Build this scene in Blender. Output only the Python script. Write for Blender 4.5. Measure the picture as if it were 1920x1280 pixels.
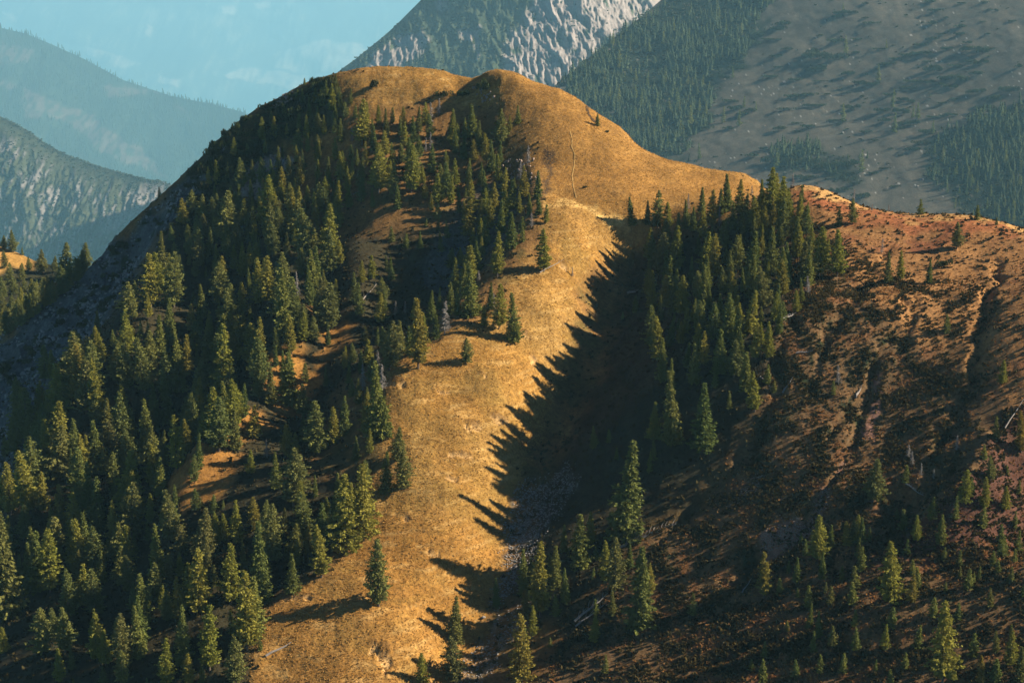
import bpy, bmesh, math, random
import numpy as np
from mathutils import Vector, Matrix

# ------------------------------------------------------------------ clean
for o in list(bpy.data.objects):
    bpy.data.objects.remove(o)
scene = bpy.context.scene
COL = scene.collection
random.seed(7)
RNG = np.random.default_rng(7)
R = math.radians
DEBUG = False

# ------------------------------------------------------------------ camera
F = 3000.0                      # focal length in pixels of the 1920 px wide photograph
PITCH = math.atan(690.0 / F)    # looking down
cam_d = bpy.data.cameras.new("camera")
cam_d.sensor_width = 36.0
cam_d.lens = 36.0 * F / 1920.0
cam_d.clip_start = 1.0
cam_d.clip_end = 90000.0
cam = bpy.data.objects.new("camera", cam_d)
COL.objects.link(cam)
cam.location = (0, 0, 0)
cam.rotation_euler = (math.pi / 2 - PITCH, 0, 0)
scene.camera = cam

# ------------------------------------------------------------------ light
SUN_EL, SUN_AZ = R(31.0), R(2.0)        # azimuth from +x towards +y
sun_dir = Vector((math.cos(SUN_EL) * math.cos(SUN_AZ), math.cos(SUN_EL) * math.sin(SUN_AZ), math.sin(SUN_EL)))
sd = bpy.data.lights.new("sun", 'SUN')
sd.energy = 5.0
sd.angle = R(0.5)
sd.color = (1.0, 0.88, 0.68)
so = bpy.data.objects.new("sun", sd)
COL.objects.link(so)
so.rotation_euler = sun_dir.to_track_quat('Z', 'Y').to_euler()

world = bpy.data.worlds.new("World")
scene.world = world
world.use_nodes = True
wn = world.node_tree
for n in list(wn.nodes):
    wn.nodes.remove(n)
sky = wn.nodes.new("ShaderNodeTexSky")
sky.sky_type = 'NISHITA'
sky.sun_disc = False
sky.sun_elevation = SUN_EL
sky.sun_rotation = math.pi / 2 - SUN_AZ
sky.altitude = 3000
sky.air_density = 0.5
sky.dust_density = 0.0
sky.ozone_density = 8.0
bg = wn.nodes.new("ShaderNodeBackground")
bg.inputs["Strength"].default_value = 0.05
wo = wn.nodes.new("ShaderNodeOutputWorld")
wn.links.new(sky.outputs[0], bg.inputs[0])
wn.links.new(bg.outputs[0], wo.inputs[0])

vs = scene.view_settings
vs.view_transform = 'Standard'
vs.look = 'None'
vs.gamma = 1.0
vs.use_curve_mapping = False
vs.exposure = 1.05
scene.cycles.max_bounces = 4
scene.cycles.diffuse_bounces = 1
scene.cycles.transmission_bounces = 2
scene.cycles.transparent_max_bounces = 6
scene.cycles.volume_bounces = 2
scene.cycles.use_denoising = True

# ------------------------------------------------------------------ pixel <-> world
CP, SP = math.cos(PITCH), math.sin(PITCH)

def ray(u, v):
    a = (np.asarray(u, float) - 960.0) / F
    b = (640.0 - np.asarray(v, float)) / F
    return a, CP + b * SP, -SP + b * CP

def at(u, v, Y):
    """World point seen at pixel (u, v) of the photograph at forward distance Y."""
    dx, dy, dz = ray(u, v)
    k = np.asarray(Y, float) / dy
    return dx * k, dy * k, dz * k

def pix(x, y, z):
    dep = y * CP - z * SP
    up = y * SP + z * CP
    return 960.0 + F * x / dep, 640.0 - F * up / dep

# ------------------------------------------------------------------ noise
def _hash(ix, iy, seed):
    h = (ix.astype(np.int64) * 374761393 + iy.astype(np.int64) * 668265263 + seed * 2147483647) & 0xffffffff
    h = ((h ^ (h >> 13)) * 1274126177) & 0xffffffff
    return (h ^ (h >> 16)) & 0xffffffff

def noise2(x, y, seed=0):
    x = np.asarray(x, float); y = np.asarray(y, float)
    ix = np.floor(x); iy = np.floor(y)
    fx = x - ix; fy = y - iy
    ux = fx * fx * fx * (fx * (fx * 6 - 15) + 10); uy = fy * fy * fy * (fy * (fy * 6 - 15) + 10)
    def g(a, b):
        ang = _hash(ix + a, iy + b, seed) / 4294967296.0 * 2 * np.pi
        return np.cos(ang) * (fx - a) + np.sin(ang) * (fy - b)
    n0 = g(0, 0) + ux * (g(1, 0) - g(0, 0))
    n1 = g(0, 1) + ux * (g(1, 1) - g(0, 1))
    return (n0 + uy * (n1 - n0)) * 1.4

def fbm(x, y, oct=4, seed=0, gain=0.5, lac=2.03):
    s = 0.0; a = 1.0; t = 0.0
    for i in range(oct):
        s = s + a * noise2(x, y, seed + i * 17); t += a
        x = np.asarray(x) * lac + 13.7; y = np.asarray(y) * lac - 7.1; a *= gain
    return s / t

def ridged(x, y, oct=4, seed=0, gain=0.5):
    s = 0.0; a = 1.0; t = 0.0
    for i in range(oct):
        s = s + a * (1 - np.abs(noise2(x, y, seed + i * 17)) * 1.6); t += a
        x = np.asarray(x) * 2.07 + 3.1; y = np.asarray(y) * 2.07 + 9.2; a *= gain
    return s / t

def sstep(a, b, x):
    t = np.clip((x - a) / (b - a), 0, 1)
    return t * t * (3 - 2 * t)

class TPS:
    def __init__(self, P, h, lam=0.0):
        P = np.asarray(P, float); h = np.asarray(h, float)
        self.m = P.mean(0); self.s = np.abs(P - self.m).max()
        p = (P - self.m) / self.s; n = len(p)
        d2 = ((p[:, None] - p[None]) ** 2).sum(-1)
        K = 0.5 * d2 * np.log(d2 + 1e-12) + lam * np.eye(n)
        A = np.zeros((n + 3, n + 3)); A[:n, :n] = K
        A[:n, n] = 1; A[:n, n + 1:] = p; A[n, :n] = 1; A[n + 1:, :n] = p.T
        self.w = np.linalg.solve(A, np.concatenate([h, np.zeros(3)])); self.p = p
    def __call__(self, x, y):
        shp = np.shape(x)
        X = (np.ravel(x) - self.m[0]) / self.s; Y = (np.ravel(y) - self.m[1]) / self.s
        out = np.empty(len(X)); n = len(self.p)
        for i in range(0, len(X), 20000):
            a, b = X[i:i + 20000], Y[i:i + 20000]
            d2 = (a[:, None] - self.p[:, 0]) ** 2 + (b[:, None] - self.p[:, 1]) ** 2
            out[i:i + 20000] = (0.5 * d2 * np.log(d2 + 1e-12)) @ self.w[:n] + self.w[n] + a * self.w[n + 1] + b * self.w[n + 2]
        return out.reshape(shp)

def poly_sd(u, v, poly):
    """Signed distance in pixels to a closed outline, positive inside."""
    u = np.asarray(u, float); v = np.asarray(v, float)
    d = np.full(u.shape, 1e18); inside = np.zeros(u.shape, bool)
    n = len(poly)
    for i in range(n):
        x0, y0 = poly[i]; x1, y1 = poly[(i + 1) % n]
        ex, ey = x1 - x0, y1 - y0
        t = np.clip(((u - x0) * ex + (v - y0) * ey) / (ex * ex + ey * ey + 1e-9), 0, 1)
        d = np.minimum(d, (u - x0 - t * ex) ** 2 + (v - y0 - t * ey) ** 2)
        c = ((y0 > v) != (y1 > v)) & (u < (x1 - x0) * (v - y0) / (y1 - y0 + 1e-12) + x0)
        inside ^= c
    d = np.sqrt(d)
    return np.where(inside, d, -d)

def line_d(u, v, line):
    d = np.full(np.shape(u), 1e18)
    for (x0, y0), (x1, y1) in zip(line[:-1], line[1:]):
        ex, ey = x1 - x0, y1 - y0
        t = np.clip(((u - x0) * ex + (v - y0) * ey) / (ex * ex + ey * ey + 1e-9), 0, 1)
        d = np.minimum(d, (u - x0 - t * ex) ** 2 + (v - y0 - t * ey) ** 2)
    return np.sqrt(d)

# ------------------------------------------------------------------ object helpers
def link(o, kind=None):
    COL.objects.link(o)
    if kind: o["kind"] = kind
    return o

def grid_mesh(name, X, Y, Z, mat, col=None, smooth=True):
    nr, nc = X.shape
    me = bpy.data.meshes.new(name)
    n = nr * nc
    me.vertices.add(n)
    co = np.stack([X, Y, Z], -1).reshape(-1).astype(np.float32)
    me.vertices.foreach_set("co", co)
    i = np.arange(n).reshape(nr, nc)
    q = np.stack([i[:-1, :-1], i[:-1, 1:], i[1:, 1:], i[1:, :-1]], -1).reshape(-1, 4)
    me.loops.add(q.size); me.polygons.add(len(q))
    me.loops.foreach_set("vertex_index", q.ravel().astype(np.int32))
    me.polygons.foreach_set("loop_start", (np.arange(len(q)) * 4).astype(np.int32))
    me.polygons.foreach_set("loop_total", np.full(len(q), 4, np.int32))
    if smooth:
        me.polygons.foreach_set("use_smooth", np.ones(len(q), bool))
    if col is not None:
        ca = me.color_attributes.new("tint", 'FLOAT_COLOR', 'POINT')
        c4 = np.concatenate([col.reshape(-1, 3), np.ones((n, 1))], 1).astype(np.float32)
        ca.data.foreach_set("color", c4.ravel())
    me.update(calc_edges=True)
    me.materials.append(mat)
    return bpy.data.objects.new(name, me)

def tri_mesh(name, V, Fc, mats, mi=None, smooth=False):
    """V (n,3), Fc (m,k) with k = 3 or 4."""
    me = bpy.data.meshes.new(name)
    V = np.asarray(V, np.float32); Fc = np.asarray(Fc, np.int32)
    k = Fc.shape[1]
    me.vertices.add(len(V)); me.vertices.foreach_set("co", V.ravel())
    me.loops.add(Fc.size); me.polygons.add(len(Fc))
    me.loops.foreach_set("vertex_index", Fc.ravel())
    me.polygons.foreach_set("loop_start", (np.arange(len(Fc)) * k).astype(np.int32))
    me.polygons.foreach_set("loop_total", np.full(len(Fc), k, np.int32))
    if smooth:
        me.polygons.foreach_set("use_smooth", np.ones(len(Fc), bool))
    for m in mats: me.materials.append(m)
    if mi is not None: me.polygons.foreach_set("material_index", np.asarray(mi, np.int32))
    me.update(calc_edges=True)
    return me

# ------------------------------------------------------------------ materials
def new_mat(name):
    m = bpy.data.materials.new(name); m.use_nodes = True
    nt = m.node_tree
    for n in list(nt.nodes): nt.nodes.remove(n)
    return m, nt

def ground_mat(name, scale=1.0, bump=0.5, contrast=0.5, dist=1.0, rough=0.95):
    """Colour from the ground's own 'tint' attribute with procedural grain, tufts and fine relief."""
    m, nt = new_mat(name)
    N, L = nt.nodes.new, nt.links.new
    out = N("ShaderNodeOutputMaterial"); b = N("ShaderNodeBsdfPrincipled")
    b.inputs["Roughness"].default_value = rough
    b.inputs["Specular IOR Level"].default_value = 0.1
    at_ = N("ShaderNodeAttribute"); at_.attribute_name = "tint"
    geo = N("ShaderNodeNewGeometry")
    n1 = N("ShaderNodeTexNoise"); n1.inputs["Scale"].default_value = 1.1 * scale; n1.inputs["Detail"].default_value = 6; n1.inputs["Roughness"].default_value = 0.7
    n2 = N("ShaderNodeTexNoise"); n2.inputs["Scale"].default_value = 0.12 * scale; n2.inputs["Detail"].default_value = 4
    L(geo.outputs["Position"], n1.inputs["Vector"]); L(geo.outputs["Position"], n2.inputs["Vector"])
    r1 = N("ShaderNodeMapRange"); r1.inputs[1].default_value = 0.3; r1.inputs[2].default_value = 0.7
    r1.inputs[3].default_value = 1 - contrast; r1.inputs[4].default_value = 1 + contrast
    L(n1.outputs["Fac"], r1.inputs[0])
    r2 = N("ShaderNodeMapRange"); r2.inputs[1].default_value = 0.3; r2.inputs[2].default_value = 0.7
    r2.inputs[3].default_value = 1 - contrast * .5; r2.inputs[4].default_value = 1 + contrast * .5
    L(n2.outputs["Fac"], r2.inputs[0])
    mu = N("ShaderNodeMath"); mu.operation = 'MULTIPLY'; L(r1.outputs[0], mu.inputs[0]); L(r2.outputs[0], mu.inputs[1])
    mx = N("ShaderNodeVectorMath"); mx.operation = 'SCALE'; L(at_.outputs["Color"], mx.inputs[0]); L(mu.outputs[0], mx.inputs["Scale"])
    L(mx.outputs[0], b.inputs["Base Color"])
    bp = N("ShaderNodeBump"); bp.inputs["Strength"].default_value = bump; bp.inputs["Distance"].default_value = dist
    L(n1.outputs["Fac"], bp.inputs["Height"]); L(bp.outputs[0], b.inputs["Normal"])
    L(b.outputs[0], out.inputs[0])
    return m

def leaf_mat(name, ca, cb, trans=0.25):
    m, nt = new_mat(name)
    N, L = nt.nodes.new, nt.links.new
    out = N("ShaderNodeOutputMaterial")
    oi = N("ShaderNodeObjectInfo"); geo = N("ShaderNodeNewGeometry")
    no = N("ShaderNodeTexNoise"); no.inputs["Scale"].default_value = 0.9; no.inputs["Detail"].default_value = 3
    L(geo.outputs["Position"], no.inputs["Vector"])
    ad = N("ShaderNodeMath"); ad.operation = 'MULTIPLY_ADD'; ad.inputs[1].default_value = 0.8; 
    L(oi.outputs["Random"], ad.inputs[0])
    m2 = N("ShaderNodeMath"); m2.operation = 'MULTIPLY'; m2.inputs[1].default_value = 0.45; L(no.outputs["Fac"], m2.inputs[0])
    L(m2.outputs[0], ad.inputs[2])
    mix = N("ShaderNodeMixRGB"); mix.inputs[1].default_value = (*ca, 1); mix.inputs[2].default_value = (*cb, 1)
    L(ad.outputs[0], mix.inputs[0])
    fr = N("ShaderNodeMath"); fr.operation = 'MULTIPLY'; fr.inputs[1].default_value = 7.31; L(oi.outputs["Random"], fr.inputs[0])
    f2 = N("ShaderNodeMath"); f2.operation = 'FRACT'; L(fr.outputs[0], f2.inputs[0])
    mr = N("ShaderNodeMapRange"); mr.inputs[1].default_value = .62; mr.inputs[2].default_value = 1.0; mr.inputs[3].default_value = 0; mr.inputs[4].default_value = .4; L(f2.outputs[0], mr.inputs[0])
    mb = N("ShaderNodeMixRGB"); mb.inputs[2].default_value = (ca[0] * 1.15 + .02, ca[1] * .72, ca[2] * 1.1, 1); L(mr.outputs[0], mb.inputs[0]); L(mix.outputs[0], mb.inputs[1])
    mix = mb
    d = N("ShaderNodeBsdfDiffuse"); t = N("ShaderNodeBsdfTranslucent")
    L(mix.outputs[0], d.inputs[0]); L(mix.outputs[0], t.inputs[0])
    ms = N("ShaderNodeMixShader"); ms.inputs[0].default_value = trans
    L(d.outputs[0], ms.inputs[1]); L(t.outputs[0], ms.inputs[2]); L(ms.outputs[0], out.inputs[0])
    return m

def plain_mat(name, c, c2=None, scale=3.0, rough=0.9, bump=0.3):
    m, nt = new_mat(name)
    N, L = nt.nodes.new, nt.links.new
    out = N("ShaderNodeOutputMaterial"); b = N("ShaderNodeBsdfPrincipled")
    b.inputs["Roughness"].default_value = rough; b.inputs["Specular IOR Level"].default_value = 0.15
    geo = N("ShaderNodeNewGeometry")
    no = N("ShaderNodeTexNoise"); no.inputs["Scale"].default_value = scale; no.inputs["Detail"].default_value = 5
    L(geo.outputs["Position"], no.inputs["Vector"])
    mix = N("ShaderNodeMixRGB"); mix.inputs[1].default_value = (*c, 1); mix.inputs[2].default_value = (*(c2 or [q * .55 for q in c]), 1)
    L(no.outputs["Fac"], mix.inputs[0]); L(mix.outputs[0], b.inputs["Base Color"])
    bp = N("ShaderNodeBump"); bp.inputs["Strength"].default_value = bump; bp.inputs["Distance"].default_value = 0.3
    L(no.outputs["Fac"], bp.inputs["Height"]); L(bp.outputs[0], b.inputs["Normal"])
    L(b.outputs[0], out.inputs[0])
    return m

# ================================================================== TERRAIN OF THE NEAR HILL
CTRL = []          # (u, v, Y)
CTRL += [(185,482,560),(240,425,562),(300,370,565),(360,312,568),(420,252,570),(480,207,572),(560,162,574),(630,137,576),(700,128,580),
         (760,130,580),(830,141,578),(890,151,574)]
CTRL += [(915,144,552),(1000,153,550),(1050,166,545),(1110,192,540),(1165,222,535),(1200,256,533),(1240,276,530),(1300,291,530),
         (1350,308,528),(1400,320,526),(1430,335,524)]
CTRL += [(1500,350,470),(1560,363,466),(1620,386,462),(1700,402,456),(1780,402,450),(1850,411,445),(1920,432,440),(2050,480,440)]
# golden summit dome and strip
CTRL += [(640,200,556),(760,220,545),(850,240,540),(960,200,535),(1000,300,510),(1100,250,518),(1150,300,505),(1250,340,497),(1330,345,500),(1100,340,492),(1030,378,478),(1110,380,476),(1180,392,474),
         (1080,450,458),(1000,500,446),(1040,560,432),(960,600,424),(900,640,414),(820,640,414),(760,690,403),(840,740,394),(950,700,402),
         (735,790,384),(900,800,382),(715,930,360),(830,930,358),(655,1050,343),(780,1060,340),(500,1140,330),(680,1150,326),(480,1280,312),(680,1280,309)]
# gully bottom
CTRL += [(1185,440,470),(1120,540,446),(1070,660,418),(1020,780,394),(965,920,364),(930,1050,342),(885,1170,326),(850,1280,310)]
# wall up to the wooded spur on the right of the gully, and the lit spur top
CTRL += [(1280,440,462),(1400,430,452),(1500,440,440),(1320,560,416),(1480,600,380),(1430,720,354),(1250,700,384),(1330,850,346),(1150,800,369),(1200,980,339),(1080,950,352),(1100,1110,325),(1000,1280,307)]
CTRL += [(1600,450,430),(1650,500,412),(1720,460,425),(1800,470,418),(1880,500,405),(1600,620,372),(1700,600,372),(1780,600,368),(1560,760,340),(1640,720,346),(1500,900,330),(1400,980,330)]
# the nearer slope at the lower right
CTRL += [(1935,556,345),(1870,610,333),(1800,665,324),(1720,745,323),(1650,822,317),(1560,930,318),(1450,1040,317)]
CTRL += [(1920,680,330),(1920,800,318),(1800,820,314),(1920,940,307),(1750,940,309),(1900,1080,295),(1700,1080,300),(1550,1100,304),(1350,1150,310),(1900,1280,273),(1700,1280,280),(1450,1280,289),(1200,1280,298)]
# wooded left slope with its sub spurs
CTRL += [(520,250,562),(540,285,555),(640,270,540),(480,330,550),(600,330,528),(700,330,515),(780,400,500),(860,420,492),(940,380,490),
         (700,480,478),(640,540,455),(760,540,458),(860,540,452),(560,560,455),(530,650,432),(600,640,430),(680,650,418),(440,760,405),(520,720,416),(560,800,400),(640,800,392),
         (350,860,385),(450,860,380),(560,900,370),(630,950,362),(300,960,366),(420,980,358),(520,1050,346),(330,1080,344),(420,1180,324),(300,1280,312),(180,1180,330),(60,1280,318),
         (400,400,545),(300,450,545),(400,520,505),(300,600,480),(200,680,455),(120,760,440),(40,850,425),(0,960,400),(0,1100,360),(150,950,385),(200,820,410),(300,720,440)]
# the rocky left flank
CTRL += [(130,540,560),(60,600,560),(0,660,555),(-80,740,550),(250,500,552),(150,600,525),(60,700,505),(-60,820,480),(-150,1000,420),(-150,1200,350)]
P3 = np.array([at(*c) for c in CTRL])
XY = [tuple(p[:2]) for p in P3]; H = [p[2] for p in P3]

def drop(u, v, Y, dy, dz):
    x, y, z = at(u, v, Y)
    k = 1 + dy / y
    XY.append((x * k, y + dy)); H.append(z - dz)
# behind the crests the ground falls away
for c in [(300,370,565),(420,252,570),(560,162,574),(700,128,580),(830,141,578)]:
    drop(*c, 30, 28); drop(*c, 90, 95)
for c in [(1000,153,550),(1110,192,540),(1200,256,533),(1300,291,530),(1430,335,524)]:
    drop(*c, 30, 22); drop(*c, 90, 85)
for c in [(1500,350,470),(1620,386,462),(1780,402,450),(1920,432,440),(2050,480,440)]:
    drop(*c, 22, 16); drop(*c, 60, 50)
for c in [(185,482,560),(60,600,560),(-80,740,550)]:
    drop(*c, 25, 40); drop(*c, 80, 110)
# a shallow furrow behind the nearer lower right slope
for c in [(1870,610,333),(1800,665,324),(1720,745,323),(1650,822,317)]:
    drop(*c, 12, 2.5)
tps = TPS(XY, H, 2e-6)

def hill_relief(x, y):
    u = x / np.maximum(y, 1)
    z = 1.6 * fbm(x / 34, y / 34, 3, 3) + 0.55 * fbm(x / 9, y / 9, 3, 5) + 0.16 * fbm(x / 2.2, y / 2.2, 3, 9)
    return z

YS = np.concatenate([np.arange(205, 480, 0.72), np.arange(480, 620, 0.95), np.arange(620, 760, 4.0)])
AS = np.concatenate([np.linspace(-0.62, -0.36, 40)[:-1], np.linspace(-0.36, 0.36, 800), np.linspace(0.36, 0.62, 40)[1:]])
GA, GY = np.meshgrid(AS, YS)
GX = GA * GY
# evaluate the smooth base on a coarser lattice, then interpolate
def bilin(ax, ay, T, x, y):
    i = np.clip(np.searchsorted(ax, x) - 1, 0, len(ax) - 2); j = np.clip(np.searchsorted(ay, y) - 1, 0, len(ay) - 2)
    fx = np.clip((x - ax[i]) / (ax[i + 1] - ax[i]), 0, 1); fy = np.clip((y - ay[j]) / (ay[j + 1] - ay[j]), 0, 1)
    return (T[j, i] * (1 - fx) + T[j, i + 1] * fx) * (1 - fy) + (T[j + 1, i] * (1 - fx) + T[j + 1, i + 1] * fx) * fy
LX = np.arange(-480, 481, 4.0); LY = np.arange(200, 772, 3.0)
lx, ly = np.meshgrid(LX, LY)
BASE = np.maximum(tps(lx, ly), -330.0)
GZ = bilin(LX, LY, BASE, GX, GY)
GU, GV = pix(GX, GY, GZ)
# hollows worn into the slope: gully, the dell left of the spine, side ravines
WOB = (fbm(GX / 9, GY / 9, 3, 23), fbm(GX / 9, GY / 9, 3, 24), np.clip(.75 + 1.1 * fbm(GX / 14, GY / 14, 2, 25), .15, 1.5))
def carve(line, width, depth, wob=0):
    global GZ
    d = line_d(GU + wob * WOB[0], GV + wob * WOB[1], line)
    if wob: depth = depth * WOB[2]
    vmin, vmax = min(p[1] for p in line), max(p[1] for p in line)
    GZ = GZ - depth * np.exp(-(d / width) ** 2)
carve([(1200,450),(1140,560),(1090,680),(1040,790),(985,920),(940,1050),(895,1170),(860,1290)], 85, 7.0)
carve([(940,350),(870,430),(790,520),(700,610),(640,700),(590,790)], 55, 3.0)
carve([(670,390),(760,470),(700,560)], 42, 3.0)
carve([(650,330),(600,430),(615,560),(560,700)], 50, 5.0)
carve([(1000,345),(985,430),(930,520),(850,600)], 32, -2.6)
carve([(420,560),(380,700),(280,800),(240,950),(180,1100)], 70, 6.0)
carve([(620,400),(500,520),(430,620)], 50, 3.0)
carve([(560,1000),(480,1100)], 40, 3.0)
# the wooded side falls away to the left of the spine
SP_X = np.interp(GY, [300, 312, 333, 345, 362, 385, 403, 424, 446, 478, 520], [at(u, v, y)[0] for u, v, y in [(470,1320,300),(480,1280,312),(490,1140,333),(640,1050,345),(705,930,362),(725,800,385),(750,690,403),(930,610,424),(985,500,446),(1020,380,478),(985,300,520)]])
GZ = GZ - np.clip(.13 * np.maximum(0, SP_X - 2 - GX), 0, 20) * sstep(490, 430, GY)
carve([(560,560),(500,640),(410,770),(310,890)], 38, -4.5)
carve([(340,470),(250,620),(160,720),(60,850),(0,930)], 45, -7.0)
GU_X = np.interp(GY, [290, 310, 326, 342, 364], [at(u, v, y)[0] for u, v, y in [(840,1400,290),(850,1280,310),(885,1170,326),(930,1050,342),(965,920,364)]])
# the bank right of the gully never climbs more steeply than a raking sun can reach
dX_ = np.diff(GX, axis=1); dZ_ = np.diff(GZ, axis=1)
right = GX[:, 1:] > GU_X[:, 1:] + 2
lim = .33 + .10 * sstep(0, 60, GX[:, 1:] - GU_X[:, 1:])
cut = np.where(right, np.maximum(dZ_ - lim * dX_, 0), 0)
cut = np.concatenate([np.zeros((len(YS), 1)), np.cumsum(cut, axis=1)], 1)
GZ = GZ - np.minimum(cut, 26) * sstep(392, 338, GY)
carve([(1130,215),(1200,256),(1300,291),(1400,320)], 55, 3.2)
carve([(862,150),(885,152)], 26, 2.4)
carve([(915,146),(965,150)], 24, -1.6)
carve([(905,165),(880,215),(860,260)], 28, 2.0)
# furrows and slides worn down the heath
for ln, w, d in (([(1640,640),(1590,735),(1530,850),(1470,930),(1390,1020)], 11, 1.5), ([(1870,500),(1820,620),(1740,730),(1650,830),(1560,950)], 17, 2.2), ([(1890,770),(1700,880),(1500,1010),(1300,1140)], 13, 1.5),
                 ([(1500,570),(1440,690),(1330,830),(1230,950)], 15, 1.6), ([(1720,560),(1640,640),(1560,700)], 11, 1.1), ([(1920,900),(1700,1040),(1450,1180),(1250,1270)], 12, 1.4), ([(1600,830),(1450,950),(1330,1060)], 9, 1.0), ([(1660,480),(1600,560),(1530,640)], 12, 1.2)):
    carve(ln, w * .8, d * 1.1, 34)
GZ = GZ + hill_relief(GX, GY)

def ground(x, y):
    """Height of the near hill at (x, y), read from its mesh."""
    a = np.asarray(x, float) / np.asarray(y, float)
    return bilin(AS, YS, GZ, a, np.asarray(y, float))

def hit(u, v, y0=210.0, y1=640.0):
    """First point of the near hill on the sight line of pixel (u, v)."""
    ys = np.arange(y0, y1, 1.0)
    x, y, z = at(u, v, ys)
    g = ground(x, y)
    k = np.argmax(g >= z)
    if not (g[k] >= z[k]): return None
    if k > 0:
        t = (z[k - 1] - g[k - 1]) / max(1e-6, (z[k - 1] - g[k - 1]) - (z[k] - g[k]))
        yy = ys[k - 1] + t
    else:
        yy = ys[k]
    x, y, z = at(u, v, yy)
    return float(x), float(y), float(ground(x, y))

# ---- what grows where: ground colours
def C(r, g, b): return np.array([r, g, b], float)
def hexc(s):
    s = [int(s[i:i + 2], 16) / 255 for i in (0, 2, 4)]
    return np.array([c / 12.92 if c <= .04045 else ((c + .055) / 1.055) ** 2.4 for c in s])
wu = GU + 26 * fbm(GX / 7, GY / 7, 3, 21); wv = GV + 26 * fbm(GX / 7, GY / 7, 3, 22)
n_big = fbm(GX / 30, GY / 30, 3, 31); n_mid = fbm(GX / 6, GY / 6, 4, 32); n_fin = fbm(GX / 1.6, GY / 1.6, 3, 33)
GOLD = C(.300, .155, .036); GOLD2 = C(.345, .198, .058); FLOOR = C(.20, .105, .034); HEATH = C(.10, .058, .026); GREEN = C(.030, .038, .016); RUST = C(.22, .085, .038)
ROCK = C(.105, .108, .105); SOIL = C(.24, .125, .085); PURP = C(.095, .040, .030); STRAW = C(.55, .40, .18)
GCOL = np.ones(GX.shape + (3,)) * FLOOR
def paint(w, c):
    global GCOL
    w = np.clip(w, 0, 1)[..., None]
    GCOL = GCOL * (1 - w) + np.asarray(c) * w
paint(sstep(0, .35, n_mid) * .5, GOLD2 * .8)
paint(sstep(.02, .3, n_big + .6 * n_mid) * .6, C(.06, .06, .02))
# golden meadow: summit dome and strip, cut short to darken the gully's shade
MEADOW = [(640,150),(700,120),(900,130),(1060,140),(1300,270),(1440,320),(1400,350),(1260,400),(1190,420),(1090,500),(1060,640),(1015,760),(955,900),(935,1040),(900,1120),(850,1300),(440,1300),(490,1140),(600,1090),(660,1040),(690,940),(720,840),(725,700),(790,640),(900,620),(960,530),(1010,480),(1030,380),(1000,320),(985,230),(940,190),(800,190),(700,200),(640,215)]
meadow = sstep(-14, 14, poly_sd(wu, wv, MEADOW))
gold = GOLD * (1 - sstep(-.3, .5, n_big)[..., None]) + GOLD2 * sstep(-.3, .5, n_big)[..., None]
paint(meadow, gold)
paint(meadow * sstep(.05, .4, n_mid) * .45, C(.26, .15, .035))
paint(meadow * sstep(860, 1060, wv) * .6, C(.33, .155, .035))
tz = fbm(GX / 9, GZ / .9, 3, 36)
paint(meadow * sstep(.08, .4, tz) * .55, C(.50, .32, .12))
paint(meadow * sstep(.08, .4, -tz) * .5, C(.25, .145, .036))
paint(meadow * sstep(.0, .3, fbm(GX / 16, GY / 16, 3, 37)) * .4, C(.23, .15, .042))
GZ += .14 * tz * meadow + .35 * fbm(GX / 4, GY / 4, 3, 38) * sstep(525, 545, GY)
# right heath
HEATHP = [(1520,430),(1700,520),(1880,540),(1830,640),(1720,770),(1600,900),(1450,1040),(1300,1130),(1100,1180),(980,1300),(1060,1110),(1180,980),(1320,850),(1400,740),(1470,600),(1490,480)]
base_h = sstep(-30, 30, poly_sd(wu, wv, [(1420,520),(2100,480),(2800,520),(2800,1330),(980,1330),(1100,1100),(1350,850)]))
paint(base_h, HEATH * 1.6)
heath = sstep(-20, 20, poly_sd(wu, wv, HEATHP))
paint(heath, HEATH * 1.6)
paint(heath * sstep(.0, .3, n_mid + .5 * n_fin), GREEN)
paint(heath * sstep(.12, .4, -n_mid + .3 * n_big), C(.18, .085, .036))
TOPR = [(1490,340),(1700,390),(1930,420),(2500,560),(2500,640),(1960,580),(1860,590),(1760,610),(1660,590),(1600,530),(1560,450),(1480,400)]
topr = sstep(-14, 14, poly_sd(wu, wv, TOPR))
paint(topr, C(.30, .15, .055))
paint(topr * sstep(.0, .45, n_big + .5 * n_mid), RUST)
paint(topr * sstep(-18, 10, poly_sd(wu, wv, [(1500,345),(1640,385),(1800,400),(1920,425),(1920,440),(1700,430),(1560,400),(1500,370)])) * .8, C(.30, .10, .04))
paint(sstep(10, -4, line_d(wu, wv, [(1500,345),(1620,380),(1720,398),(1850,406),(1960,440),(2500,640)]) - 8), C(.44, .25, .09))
NEAR = [(1935,560),(1650,825),(1540,950),(1450,1040),(1250,1150),(1090,1230),(1000,1320),(2800,1320),(2800,560)]
near = sstep(-8, 8, poly_sd(wu, wv, NEAR))
paint(near, HEATH * 1.6)
paint(near * sstep(.0, .35, n_mid + .5 * n_fin), GREEN)
paint(near * sstep(.1, .45, -n_mid + .4 * n_big), C(.20, .085, .035))
paint(near * sstep(-70, 50, poly_sd(wu + 40 * n_mid, wv + 40 * n_mid, [(1960,540),(1650,800),(1650,900),(1800,880),(1960,820)])) * .85, PURP * (1 + .5 * n_mid[..., None]))
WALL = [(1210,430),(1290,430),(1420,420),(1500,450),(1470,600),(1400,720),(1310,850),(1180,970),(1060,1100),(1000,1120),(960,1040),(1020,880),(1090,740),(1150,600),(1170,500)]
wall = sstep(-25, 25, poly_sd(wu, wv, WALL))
paint(wall * .9, C(.030, .030, .018) * (1 + .5 * n_mid[..., None]))  # shade of the gully wall painted into the ground colour
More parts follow.
